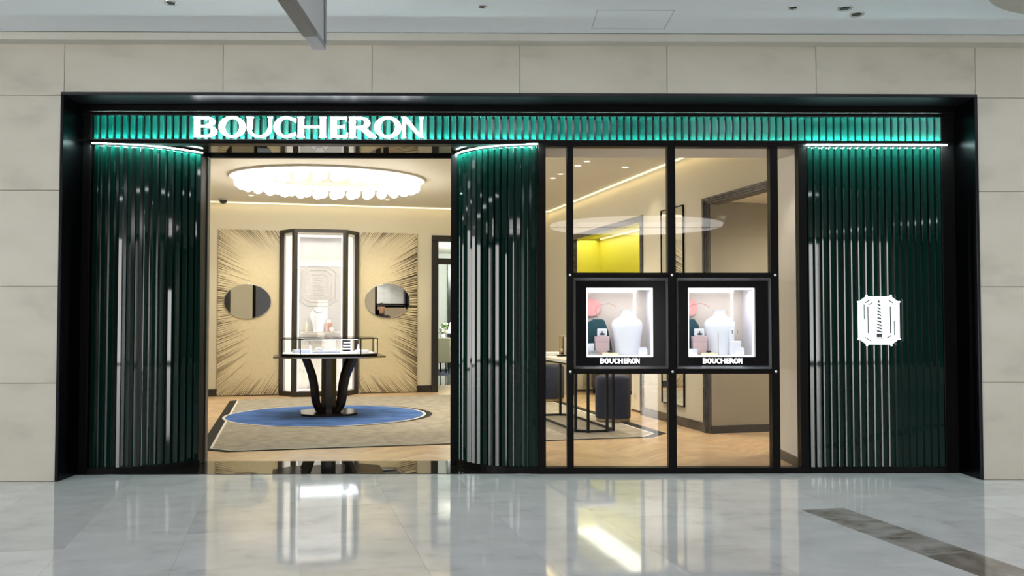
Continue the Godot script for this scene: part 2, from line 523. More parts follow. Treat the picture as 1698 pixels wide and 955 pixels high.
func corridor() -> void:
	# polished marble floor: strips of tiles laid along the shop's axes
	var f := struct("floor", "pale polished marble corridor floor of long tiles with a few dark grey ones")
	obj("floor_bed", bx(-16, 16, -0.3, -0.003, -0.36, 20.0), M.floor_marble_3, f)
	var clip := PackedVector2Array([Vector2(-6.0, 4.3), Vector2(-6.0, 0.0), Vector2(-4.07, 0.0), Vector2(-4.07, -0.36), Vector2(4.43, -0.36), Vector2(4.43, 0.0), Vector2(6.2, 0.0), Vector2(6.2, 4.3)])
	var us := [-8.52, -7.78, -7.04, -6.30, -5.56, -4.82, -4.08, -3.34, -2.60, -1.86, -1.12, -0.38, 0.36, 0.98, 1.60, 1.97, 2.338, 2.71, 3.45, 4.19, 4.93, 5.67, 6.41, 7.15]
	for c in us.size() - 1:
		var ln := 1.40 if us[c] > 1.5 and us[c] < 2.6 else 0.95
		var w0: float = [-0.75, -0.28, -0.52][c % 3]
		if is_equal_approx(us[c], 1.97):
			w0 = -0.405
		if is_equal_approx(us[c], -3.34):
			w0 = -0.30
		for k in range(-4, 9):
			var wb := w0 - ln * k
			var q := PackedVector2Array()
			var g := 0.0006
			for p in [[us[c] + g, wb - g], [us[c + 1] - g, wb - g], [us[c + 1] - g, wb - ln + g], [us[c] + g, wb - ln + g]]:
				var v := L(p[0], 0, p[1])
				q.append(Vector2(v.x, v.z))
			for part in Geometry2D.intersect_polygons(q, clip):
				if part.size() < 3 or absf(poly_area(part)) < 0.003:
					continue
				var st := S()
				slab(st, part, -0.0029, 0.0)
				var dark: bool = is_equal_approx(us[c], 1.97) and (k == 1 or k == 2)
				obj("marble_tile", st, (M.floor_marble_grey if k == 1 else M.floor_marble_dark) if dark else M["floor_marble_%d" % rng.randi_range(0, 3)], f)
	for r in [[-16.0, -6.0, 0.0, 20.0], [6.2, 16.0, 0.0, 20.0], [-6.0, 6.2, 4.3, 20.0]]:
		obj("floor_field", bx(r[0], r[1], -0.0029, 0.0, r[2], r[3]), M.floor_marble_0, f)
	# marble clad wall round the shopfront
	var w := struct("wall_front", "grey beige marble slab wall round the shopfront")
	var st0 := S()
	box(st0, Vector3(-16, -0.3, -0.34), Vector3(-4.115, 4.3, -0.035))
	box(st0, Vector3(4.475, -0.3, -0.34), Vector3(16, 4.3, -0.035))
	box(st0, Vector3(-4.115, 3.60, -0.34), Vector3(4.475, 4.3, -0.035))
	obj("wall_backing", st0, M.cornice, w)
	var xs := [-9.6, -8.2, -6.84, -5.46, -4.075, -2.603, -1.216, 0.164, 1.544, 2.946, 4.45, 5.9, 7.35, 8.8, 10.2]
	var ys := [0.0, 0.90, 1.79, 2.682, 3.567, 4.10]
	for i in xs.size() - 1:
		for j in 5:
			var over: bool = xs[i] > -4.1 and xs[i] < 4.4
			if over and j < 4:
				continue
			var x0: float = xs[i] + 0.002
			var x1: float = xs[i + 1] - 0.002
			if j < 4:
				if is_equal_approx(xs[i + 1], -4.075): x1 = -4.1
				if is_equal_approx(xs[i], 4.45): x0 = 4.46
			obj("marble_panel", bx(x0, x1, ys[j] + (0.032 if over else 0.002), ys[j + 1] - 0.002, -0.034, 0.0, 0.002), M["marble_%d" % rng.randi_range(0, 4)], w)
	# ceiling with its cornice
	var c2 := struct("ceiling", "smooth white corridor ceiling with a shallow beige cornice along the wall")
	obj("ceiling_field", bx(-16, 16, 4.12, 4.4, 0.15, 5.6), M.ceiling_white, c2)
	obj("ceiling_field", bx(-16, 16, 4.12, 4.4, 5.6, 20.0), M.ceiling_grey, c2)  # unseen far part coloured dark to keep rib reflections dark
	obj("cornice", bx(-16, 16, 4.045, 4.119, -0.03, 0.15, 0.006), M.cornice, c2)
	var ap := S()
	for r in [[0.812, 1.47, 0.772, 0.776], [0.812, 1.47, 0.276, 0.280], [0.808, 0.812, 0.276, 0.776], [1.466, 1.470, 0.276, 0.776]]:
		box(ap, Vector3(r[0], 4.1185, r[2]), Vector3(r[1], 4.1205, r[3]))
	obj("access_panel_gap", ap, M.box_grey, c2)
	# the rest of the corridor, behind the viewer
	var o := struct("wall_opposite", "dark far side of the corridor with added light strips")
	obj("wall_backing", bx(-16, 16, -0.3, 4.4, 20.0, 20.3), M.dark_stone, o)
	for r in [[-12.6, -12.2, 3.9], [-9.6, -9.1, 3.9], [-7.8, -7.5, 3.9], [-6.2, -5.8, 3.9], [-5.0, -4.7, 3.9], [0.5, 0.9, 3.9], [4.5, 5.0, 2.4], [12.5, 13.1, 3.9], [15.0, 15.5, 3.9]]:  # glowing strips added so the ribs mirror bright vertical lines
		obj("added_light_strip", bx(r[0], r[1], 0.1, r[2], 19.9, 19.99), M.added_strip_light, o)
		obj("strip_hood", bx(r[0] - 0.12, r[1] + 0.12, r[2] + 0.01, r[2] + 0.2, 19.85, 19.99), M.black, o)  # black hood above each added strip
	obj("added_mirror_backdrop", bx(6.4, 9.2, 0.0, 4.1, 19.7, 19.99), M.marble_0, o)  # pale slab added as a bright background for the oval mirror
	spot("added_backdrop_lamp", Vector3(7.6, 4.08, 18.6), 5.0, 60.0, Color(0.96, 0.98, 1))  # added to brighten the pale slab; no fitting is built
	var ends := [["wall_left_end", -16.3, -16.0, -15.99, -15.9], ["wall_right_end", 16.0, 16.3, 15.9, 15.99]]
	for q in ends:
		var wl := struct(q[0], "dark end wall of the corridor with added light strips")
		obj("wall_backing", bx(q[1], q[2], -0.3, 4.4, -0.34, 20.0), M.dark_stone, wl)
		for zz in ([[6.2, 7.0], [9.6, 12.6], [15.2, 16.0], [18.0, 18.6]] if q[1] < 0.0 else [[6.0, 6.6], [14.2, 15.2]]):
			var z: float = zz[0]
			obj("added_light_strip", bx(q[3], q[4], 0.05, 4.05, z, zz[1]), M.added_strip_light, wl)  # glowing strips added for the thin lines on the ribs
	# out-of-view panels added to light the corridor, then the mirrored disc
	for i in 6:
		tag(obj("added_light_panel", bx(-9.3 + 3.0 * i, -7.5 + 3.0 * i, 4.095, 4.119, 2.75, 3.25), M.added_panel_light), "long luminous panel added to light the corridor, %s" % ["leftmost of the front row", "second from left of the front row", "left of the smoke screen", "right of the smoke screen", "second from right of the front row", "rightmost of the front row"][i], "ceiling light", "added luminous panels")
	for i in 5:
		tag(obj("added_light_panel", bx([-13.0, -10.0, -7.0, -4.0, -1.6][i] - 0.9, [-13.0, -10.0, -7.0, -4.0, -1.6][i] + 0.9, 4.095, 4.119, 9.25, 9.75), M.added_panel_light), "long luminous panel added to light the corridor, %s of the far row, behind the viewer" % ["leftmost", "second", "middle one", "fourth", "rightmost"][i], "ceiling light", "added luminous panels")
	var d := thing("round_ceiling_light", "large round luminous ceiling disc mirrored as a pale ellipse in the shop windows", "ceiling light", Vector3(3.78, 4.06, 16.3))
	var ds := S()
	lathe(ds, [Vector2(0, 0), Vector2(2.40, 0), Vector2(2.43, 0.06), Vector2(0, 0.06)], 64)
	obj("luminous_disc", ds, M.disc_light, d)
	obj("disc_joint", bx(-2.38, 2.38, -0.012, -0.002, -0.06, 0.06), M.black, d)
	area("round_ceiling_lamp", Vector3(3.7, 4.03, 16.3), DOWN, Vector2(3.4, 3.4), 10.0, Color(1, 0.98, 0.97))
	# drum in the top right corner
	var dr := S()
	lathe(dr, [Vector2(0, 0), Vector2(0.936, 0), Vector2(0.95, 0.02), Vector2(0.95, 0.119), Vector2(0, 0.119)], 64)
	var dd := tag(obj("ceiling_drum", dr, M.cornice), "edge of a round beige ceiling drum cut by the top right corner", "ceiling drum")
	dd.position = Vector3(4.57, 4.0, 1.96)
	# hanging smoke screen across the corridor
	var b := thing("smoke_screen", "hanging frosted smoke screen with a grey steel bottom rail, above the sign", "smoke screen", Vector3(-1.38, 3.52, 1.6))
	var rail := S()
	box(rail, Vector3(-0.055, 0.0, 0.34), Vector3(0.048, 0.045, 3.8), 0.004)
	obj("bottom_rail", rail, M.steel_dull, b)
	obj("rail_end", bx(-0.052, 0.045, 0.002, 0.05, 0.0, 0.335, 0.004), M.steel_pale, b)
	obj("screen", bx(-0.03, 0.042, 0.046, 0.597, 0.01, 3.8, 0.003), M.frosted, b)
	obj("screen_edge", bx(0.0435, 0.05, 0.046, 0.597, 0.0, 0.06, 0.002), M.steel_pale, b)

func poly_area(p: PackedVector2Array) -> float:
	var s := 0.0
	for i in p.size():
		s += p[i].cross(p[(i + 1) % p.size()])
	return s / 2

func shop_shell() -> void:
	var cl := struct("ceiling", "warm beige plaster ceiling of the shop")
	var st := S()
	var cz := PackedVector2Array()
	for p in [Vector3(-5.31, 0, -1.13), Vector3(3.263, 0, -1.13), L(3.43, 0, 10.03), L(-4.9, 0, 10.03)]:
		cz.append(Vector2(p.x, p.z))
	slab(st, cz, 3.74, 3.9)
	obj("ceiling_field", st, M.shop_ceiling, cl)
	var so := S()
	box(so, Vector3(0.42, 3.19, -1.10), Vector3(3.30, 3.213, -0.505))
	box(so, Vector3(0.42, 3.20, -1.13), Vector3(3.30, 3.95, -1.10))
	obj("front_soffit", so, M.soffit, cl)
	obj("front_soffit", bx(-5.35, 0.42, 3.235, 3.95, -1.17, -1.135), M.soffit, cl)
	# back wall (opening at u 0.93 .. 2.2)
	var wb := struct("wall_back", "warm beige back wall of the shop")
	var b := S()
	for r in [[-5.05, 0.93, 0.0, 3.9], [2.2, 3.41, 0.0, 3.9], [0.93, 2.2, 3.176, 3.9]]:
		box(b, Vector3(r[0], r[2], -10.2), Vector3(r[1], r[3], -10.03), 0.0, SX())
	obj("wall_plaster", b, M.shop_wall, wb)
	obj("cove_light_line", lbx(-4.9, 3.40, 3.715, 3.735, 10.005, 10.028), M.cove_light, wb)
	area("cove_lamp_back", L(-0.7, 3.70, 9.95), Basis(Vector3.UP, A) * DOWN, Vector2(8.2, 0.03), 0.45, Color(1, 0.88, 0.6))
	# right wall with its two openings
	var wr := struct("wall_right", "warm beige right wall of the shop with two openings")
	var r2 := S()
	for r in [[2.75, 4.88, 0.0, 3.9], [4.88, 8.62, 3.09, 3.9], [8.62, 10.2, 0.0, 3.9], [0.3, 2.75, 3.07, 3.9], [0.3, 0.80, 0.0, 3.07]]:
		box(r2, Vector3(3.41, r[2], -r[1]), Vector3(3.55, r[3], -r[0]), 0.0, SX())
	obj("wall_plaster", r2, M.shop_wall, wr)
	obj("cove_light_line", lbx(3.385, 3.408, 3.715, 3.735, 0.4, 10.0), M.cove_light, wr)
	area("cove_lamp_right", L(3.33, 3.70, 5.5), Basis(Vector3.UP, A + PI / 2) * DOWN, Vector2(9.0, 0.03), 0.9, Color(1, 0.88, 0.6))
	# walls the photograph sees only in the mirrors
	var wl := struct("wall_left", "warm beige left wall of the shop")
	obj("wall_plaster", lbx(-5.05, -4.9, 0, 3.9, 2.0, 10.03), M.shop_wall, wl)
	var wi := struct("wall_inner_front", "warm beige wall backs behind the curved columns")
	obj("wall_plaster", bx(-5.35, -3.20, 0, 3.235, -1.25, -1.17), M.shop_wall, wi)
	obj("wall_plaster", bx(-0.46, 0.36, 0, 3.235, -1.25, -1.171), M.soffit, wi)
	obj("wall_trim", bx(-3.98, -3.80, 0, 3.2, -1.27, -1.251), M.dark_skirting, wi)
	# return wall and solid core behind the flat glass panel
	var wt := struct("wall_return", "pale beige return wall inside the narrow right window")
	var rt := S()
	var q := PackedVector2Array([Vector2(2.972, -0.505), Vector2(2.972, -1.42), Vector2(4.42, -1.42), Vector2(4.42, -0.505)])
	prism(rt, q, Vector3.ZERO, Vector3.RIGHT, Vector3.BACK, Vector3.UP, 0.0, 3.2)
	obj("wall_plaster", rt, M.soffit, wt)
	var bs := S()
	prism(bs, PackedVector2Array([Vector2(2.957, -0.475), Vector2(2.957, -1.42), Vector2(2.971, -1.42), Vector2(2.971, -0.475)]), Vector3.ZERO, Vector3.RIGHT, Vector3.BACK, Vector3.UP, 0.0, 0.10)
	obj("skirting", bs, M.dark_skirting, wt)
	# skirtings
	var k1 := struct("baseboard_back", "black baseboard of the back wall")
	obj("skirting", lbx(-4.9, -3.20, 0, 0.14, 10.012, 10.029, 0.004), M.dark_skirting, k1)
	obj("skirting", lbx(0.64, 0.929, 0, 0.14, 10.012, 10.029, 0.004), M.dark_skirting, k1)
	var k2 := struct("baseboard_right", "dark marble baseboard of the right wall")
	obj("skirting", lbx(3.393, 3.409, 0, 0.125, 2.77, 4.86, 0.004), M.dark_marble, k2)
	# door frames
	var d1 := struct("door_1", "black door frame with a transom in the back wall")
	var f := S()
	for r in [[0.931, 1.067, 0.0, 3.056], [2.06, 2.2, 0.0, 3.056]]:
		box(f, Vector3(r[0], r[2], -10.21), Vector3(r[1], r[3], -9.985), 0.006, SX())
	obj("jamb", f, M.dark_skirting, d1)
	obj("header", lbx(0.931, 2.2, 3.056, 3.176, 9.985, 10.21, 0.006), M.dark_skirting, d1)
	obj("transom", lbx(1.067, 2.06, 2.59, 2.71, 10.0, 10.1, 0.006), M.dark_skirting, d1)
	obj("glass_pane", lbx(1.067, 2.06, 2.71, 3.056, 10.05, 10.06), M.pane_clear, d1)
	var d2 := struct("door_2", "dark marble moulded frame of the doorway in the right wall")
	for s in [[0.0, 0.055, 0.045], [0.045, 0.09, 0.03], [0.08, 0.125, 0.016]]:
		var j := S()
		box(j, Vector3(3.41 - s[2], 0.0, -2.766 + s[0]), Vector3(3.43, 3.068 - s[0] * 0.68, -2.766 + s[1]), 0.006, SX())
		obj("jamb", j, M.dark_marble, d2)
		var h := S()
		box(h, Vector3(3.41 - s[2], 3.068 - s[1] * 0.7, -2.766 + s[0]), Vector3(3.56, 3.068 - s[0] * 0.68, -0.80 - s[0]), 0.006, SX())
		obj("header", h, M.dark_marble, d2)
		var n := S()
		box(n, Vector3(3.41 - s[2], 0.0, -0.80 - s[1]), Vector3(3.56, 3.068 - s[0] * 0.68, -0.80 - s[0]), 0.006, SX())
		obj("jamb", n, M.dark_marble, d2)
	var d3 := struct("door_3", "dark frame of the opening to the yellow room")
	obj("header", lbx(3.385, 3.56, 2.99, 3.09, 4.87, 8.63, 0.006), M.dark_marble, d3)
	obj("jamb", lbx(3.385, 3.56, 0.0, 2.99, 4.87, 4.97, 0.006), M.dark_marble, d3)
	obj("jamb", lbx(3.385, 3.56, 0.0, 2.99, 8.58, 8.63, 0.004), M.dark_marble, d3)
	# room beyond the right doorway: a glossy lacquer wall that faces the viewer
	var sr := struct("wall_side_room", "glossy taupe lacquer wall seen through the right doorway")
	obj("lacquer_wall", lbx(3.432, 7.0, 0.10, 3.05, 2.645, 2.72), M.lacquer, sr)
	obj("skirting", lbx(3.432, 7.0, 0.0, 0.10, 2.63, 2.72), M.dark_skirting, sr)
	obj("end_wall", lbx(7.0, 7.15, 0.0, 3.2, -1.0, 2.72), M.shop_wall, sr)
	obj("front_wall", bx(4.42, 6.9, 0.0, 3.2, -1.42, -1.3), M.shop_wall, sr)
	obj("ceiling_field", lbx(3.555, 7.15, 3.02, 3.2, 0.0, 2.72), M.shop_ceiling, sr)

func shop_floor() -> void:
	# oak herringbone; the 300 largest pieces in view would be far more than these
	var f := struct("floor", "honey coloured oak herringbone floor of the shop")
	obj("floor_bed", bx(-5.6, 8.0, -0.3, -0.022, -15.0, -0.37), M.oak_1, f)
	var clip := PackedVector2Array()
	for p in [Vector3(-5.31, 0, -1.155), Vector3(0.42, 0, -1.155), Vector3(0.42, 0, -0.47), Vector3(3.3, 0, -0.47), L(7.0, 0, 1.2), L(7.0, 0, 2.6), L(5.1, 0, 2.6), L(5.1, 0, 11.6), L(3.25, 0, 11.6), L(3.25, 0, 11.9), L(0.3, 0, 11.9), L(0.3, 0, 10.1), L(-4.9, 0, 10.1)]:
		clip.append(Vector2(p.x, p.z))
	var far_st := []
	for i in 4:
		far_st.append(S())
	var n := 0
	var pw := 0.16
	var pl := 0.96
	var d1 := Vector2(cos(PI / 4), sin(PI / 4))
	var d2 := Vector2(-d1.y, d1.x)
	var hidden := Rect2(-2.4, 3.0, 4.7, 5.5)   # under the rug, in the shop's axes
	for i in range(-60, 80):
		for j in range(-14, 16):
			for kind in 2:
				# herringbone: each step of the stair adds one plank along each axis
				var o := d1 * (i * pw + j * pl * 0.0) + d2 * (i * pw) + (d1 * pl - d2 * pl) * j * 1.0
				var lo := o if kind == 0 else o + d2 * pw * 0.0
				var a := d1
				var b := d2
				var q0: PackedVector2Array
				var g := 0.0008
				if kind == 0:
					q0 = PackedVector2Array([lo + a * g + b * g, lo + a * (pl - g) + b * g, lo + a * (pl - g) + b * (pw - g), lo + a * g + b * (pw - g)])
				else:
					var s := o - d2 * (pl - pw) + d1 * pl
					q0 = PackedVector2Array([s + a * g + b * g, s + a * (pw - g) + b * g, s + a * (pw - g) + b * (pl - g), s + a * g + b * (pl - g)])
				var c := (q0[0] + q0[2]) / 2 + Vector2(-1.0, 4.0)
				if c.x < -5.6 or c.x > 7.6 or c.y < -0.6 or c.y > 12.4:
					continue
				if hidden.has_point(c):
					continue
				var q := PackedVector2Array()
				for p in q0:
					var v := L(p.x - 1.0, 0, p.y + 4.0)
					q.append(Vector2(v.x, v.z))
				for part in Geometry2D.intersect_polygons(q, clip):
					if part.size() < 3 or absf(poly_area(part)) < 0.002:
						continue
					var wd := L((d1 if kind == 0 else d2).x, 0, (d1 if kind == 0 else d2).y)
					UX = wd.normalized()
					UY = Vector3.UP.cross(UX)
					UO = Vector2(rng.randf() * 9.0, rng.randf() * 9.0)
					var mi := rng.randi_range(0, 3)
					var near: bool = c.y < 4.6 and c.x < 5.0
					var st: SurfaceTool = S() if near and n < 300 else far_st[mi]
					slab(st, part, -0.022, 0.0)
					if near and n < 300:
						n += 1
						obj("wood_plank", st, M["oak_%d" % mi], f)
	UX = Vector3.RIGHT
	UY = Vector3.UP
	UO = Vector2.ZERO
	for i in 4:
		var o2 := obj("wood_planks_beyond", far_st[i], M["oak_%d" % i], f)
		o2.set_meta("kind", "stuff")

func portal() -> void:
	# black metal surround of the shopfront
	var t := struct("trim", "black metal surround of the shopfront recess")
	obj("side_lining", bx(-4.10, -4.07, 0, 3.567, -0.50, 0.012, 0.004), M.black_satin_dark, t)
	obj("side_lining", bx(4.43, 4.46, 0, 3.567, -0.50, 0.012, 0.004), M.black_satin_dark, t)
	obj("head_lining", bx(-4.10, 4.46, 3.567, 3.597, -0.50, 0.012, 0.004), M.black_satin, t)
	obj("head_bar", bx(-4.07, 4.43, 3.50, 3.566, -0.50, -0.345, 0.006), M.black, t)
	obj("head_lip", bx(-4.07, 4.43, 3.4625, 3.499, -0.356, -0.348, 0.002), M.black, t)
	obj("side_panel", bx(-4.07, -3.988, 0, 3.49, -0.50, -0.375, 0.003), M.black, t)
	obj("side_panel", bx(4.30, 4.43, 0, 3.49, -0.50, -0.375, 0.003), M.black, t)
	obj("lower_bar", bx(-3.988, 0.42, 3.190, 3.2135, -0.50, -0.354, 0.003), M.black, t)
	obj("lower_lip", bx(-3.988, 4.30, 3.200, 3.2275, -0.3535, -0.346, 0.002), M.black, t)
	# doorway lined in polished black
	var p := struct("trim", "polished black lining of the open doorway: sill, soffit and jambs")
	obj("polished_sill", bx(-4.07, 0.42, -0.02, 0.004, -1.15, -0.361, 0.003), M.black_mirror, p)
	obj("polished_soffit", bx(-4.07, 0.42, 3.214, 3.235, -1.15, -0.375), M.black_mirror, p)
	obj("jamb", bx(-3.20, -3.095, 0.004, 3.214, -1.16, -0.90, 0.004), M.black, p)
	obj("jamb", bx(-0.53, -0.43, 0.004, 3.214, -1.16, -0.91, 0.004), M.black, p)
	obj("jamb_edge", bx(-3.094, -3.082, 0.004, 3.19, -1.16, -1.10, 0.002), M.steel_dull, p)
	obj("inner_bar", bx(-3.095, -0.53, 3.186, 3.2135, -1.17, -1.12, 0.003), M.black, p)
	# black side faces of the columns towards the doorway and the windows
	obj("back_wall", bx(-4.07, -3.20, 0.004, 3.214, -1.17, -1.12), M.black, p)
	obj("back_wall", bx(-0.43, 0.42, 0.004, 3.214, -1.17, -1.12), M.black, p)

func glazing() -> void:
	var g := struct("window_1", "black framed shop window of square panes right of the curved column")
	var xs := [[0.351, 0.422], [0.626, 0.690], [1.609, 1.685], [2.611, 2.688], [2.887, 2.966]]
	for x in xs:
		obj("mullion", bx(x[0], x[1], 0.058, 3.17, -0.47, -0.36, 0.004), M.black, g)
	for y in [[1.892, 1.939], [0.958, 1.005]]:
		for i in [1, 2]:
			obj("transom", bx(xs[i][1], xs[i + 1][0], y[0], y[1], -0.46, -0.362, 0.004), M.black, g)
	obj("head_rail", bx(0.351, 2.966, 3.168, 3.222, -0.47, -0.355, 0.004), M.black, g)
	obj("sill_rail", bx(0.351, 2.966, 0.0, 0.058, -0.47, -0.35, 0.004), M.black, g)
	for i in 4:
		if i == 0 or i == 3:
			obj("glass_pane", bx(xs[i][1], xs[i + 1][0], 0.058, 3.168, -0.424, -0.412), M.pane, g)
		else:
			obj("glass_pane", bx(xs[i][1], xs[i + 1][0], 0.058, 0.958, -0.424, -0.412), M.pane, g)
			obj("glass_pane", bx(xs[i][1], xs[i + 1][0], 1.939, 3.168, -0.424, -0.412), M.pane, g)
	for x in [0.658, 1.647, 2.650]:
		for y in [1.9155, 0.9815]:
			var st := S()
			ball(st, Vector3(x, y, -0.357), Vector3(0.016, 0.016, 0.012), 12)
			obj("bolt", st, M.chrome, g)

# ---------------------------------------------------------------- green glass
func rib_profile(w: float, d: float) -> PackedVector2Array:
	# bar with a front face turned a little to the left and a broad chamfer on its left edge; x across, y outwards
	var ch := 0.010
	var y := d - (w - ch) * tan(deg_to_rad(19.0))
	return PackedVector2Array([Vector2(-w / 2, 0), Vector2(w / 2, 0), Vector2(w / 2, d - 0.002), Vector2(w / 2 - 0.002, d), Vector2(-w / 2 + ch, y), Vector2(-w / 2, y - ch * tan(deg_to_rad(40.0)))])

func rib_mesh(w: float, d: float, y0: float, y1: float, side := 1.0) -> ArrayMesh:
	var st := S()
	prism(st, rib_profile(w, d), Vector3.ZERO, Vector3.RIGHT * side, Vector3.BACK, Vector3.UP, y0, y1)
	st.generate_normals()
	return st.commit()

func fascia() -> void:
	var t := thing("ribbed_glass_fascia", "long lit band of short green glass ribs across the top of the shopfront", "fascia", Vector3(0, 3.216, -0.42))
	obj("backing", bx(-3.988, 4.30, -0.002, 0.270, -0.07, -0.002), M.green_back, t)
	var m := rib_mesh(0.048, 0.042, 0.004, 0.250)
	var n := 117
	for i in n:
		var o := obj("glass_rib", m, M.fascia_glass, t)
		o.position.x = -3.950 + (4.275 + 3.950) * i / (n - 1)
	obj("led_strip", bx(-3.985, 4.298, 0.2755, 0.2825, 0.046, 0.056), M.led_light, t)
	obj("led_strip", bx(-3.985, 4.298, 0.0005, 0.003, 0.056, 0.064), M.led_light, t)
	area("fascia_lamp_top", Vector3(0.155, 3.4975, -0.368), Basis(Vector3.RIGHT, 0.25) * DOWN, Vector2(8.25, 0.015), 8.0, Color(0.86, 1, 0.98))
	area("fascia_lamp_bottom", Vector3(0.155, 3.2215, -0.360), Basis(Vector3.RIGHT, PI - 0.3) * DOWN, Vector2(8.25, 0.015), 5.0, Color(0.86, 1, 0.98))

func curved_column(called: String, label: String, x: float, r: float, deg: float, side: float) -> void:
	var c := Vector3(x, 0, -0.40 - r)
	var t := thing(called, label, "column", c)
	var n := int(round(r * deg_to_rad(deg) / 0.0715))
	var m := rib_mesh(0.043, 0.042, 0.062, 3.172, side)
	var core := PackedVector2Array()
	for i in 17:
		var a := deg_to_rad(deg) * i / 16
		core.append(Vector2(sin(a) * side * (r - 0.002), cos(a) * (r - 0.002)))
	for i in range(16, -1, -1):
		var a := deg_to_rad(deg) * i / 16
		core.append(Vector2(sin(a) * side * (r - 0.05), cos(a) * (r - 0.05)))
	var cs := S()
	prism(cs, core, Vector3.ZERO, Vector3.RIGHT, Vector3.BACK, Vector3.UP, 0.004, 3.20, false)
	obj("backing", cs, M.green_back, t)
	var plin := PackedVector2Array()
	for i in 17:
		var a := deg_to_rad(deg) * i / 16
		plin.append(Vector2(sin(a) * side * (r + 0.05), cos(a) * (r + 0.05)))
	for i in range(16, -1, -1):
		var a := deg_to_rad(deg) * i / 16
		plin.append(Vector2(sin(a) * side * r, cos(a) * r))
	var ps := S()
	prism(ps, plin, Vector3.ZERO, Vector3.RIGHT, Vector3.BACK, Vector3.UP, 0.0045, 0.060, false)
	obj("plinth", ps, M.black, t)
	for i in n:
		var a := deg_to_rad(deg) * (i + 0.5) / n
		var o := obj("glass_rib", m, M.green_glass, t)
		o.position = Vector3(sin(a) * side * r, 0, cos(a) * r)
		o.rotation.y = a * side
	var pts := []
	for i in 25:
		var a := deg_to_rad(deg) * i / 24
		pts.append(Vector3(sin(a) * side * (r + 0.045), 3.190, cos(a) * (r + 0.045)))
	var led := S()
	tube(led, pts, 0.0085, 8)
	obj("led_strip", led, M.led_light, t)
	for i in 3:
		var a := deg_to_rad(deg) * (i + 0.5) / 3
		area("column_led_lamp", c + Vector3(sin(a) * side * (r + 0.062), 3.188, cos(a) * (r + 0.062)), Basis(Vector3.UP, a * side) * Basis(Vector3.RIGHT, 0.45) * DOWN, Vector2(r * deg_to_rad(deg) / 3, 0.015), 0.85, Color(0.86, 1, 0.98))

func flat_panel() -> void:
	var t := thing("flat_glass_panel", "tall flat panel of green glass ribs at the right with the lit emblem", "wall panel", Vector3(2.97, 0, -0.42))
	obj("backing", bx(0, 1.33, 0.005, 3.21, -0.045, -0.002), M.green_back, t)
	obj("plinth", bx(0, 1.33, 0.0, 0.052, 0.0, 0.06, 0.003), M.black, t)
	obj("head_rail", bx(-0.004, 1.33, 3.199, 3.215, 0.0, 0.062, 0.003), M.black, t)
	var m := rib_mesh(0.043, 0.042, 0.056, 3.172)
	for i in 19:
		var o := obj("glass_rib", m, M.green_glass, t)
		o.position.x = 0.035 + 0.0703 * i
	var led := S()
	tube(led, [Vector3(0.0, 3.190, 0.055), Vector3(1.385, 3.190, 0.055)], 0.0085, 8)
	obj("led_strip", led, M.led_light, t)
	area("panel_led_lamp", Vector3(3.64, 3.190, -0.312), Basis(Vector3.RIGHT, 0.45) * DOWN, Vector2(1.36, 0.015), 2.6, Color(0.86, 1, 0.98))

# ---------------------------------------------------------------- lettering
func stem(x: float, w: float, y0: float, y1: float, f := 0.05, f0 := -1.0) -> PackedVector2Array:
	var k := 0.10
	if f0 < 0.0: f0 = f
	return PackedVector2Array([Vector2(x - f0, y0), Vector2(x + w + f0, y0), Vector2(x + w, y0 + k), Vector2(x + w, y1 - k), Vector2(x + w + f, y1), Vector2(x - f, y1), Vector2(x, y1 - k), Vector2(x, y0 + k)])

func quadp(a: float, b: float, c: float, d: float, e: float, f: float, g: float, h: float) -> PackedVector2Array:
	return PackedVector2Array([Vector2(a, b), Vector2(c, d), Vector2(e, f), Vector2(g, h)])

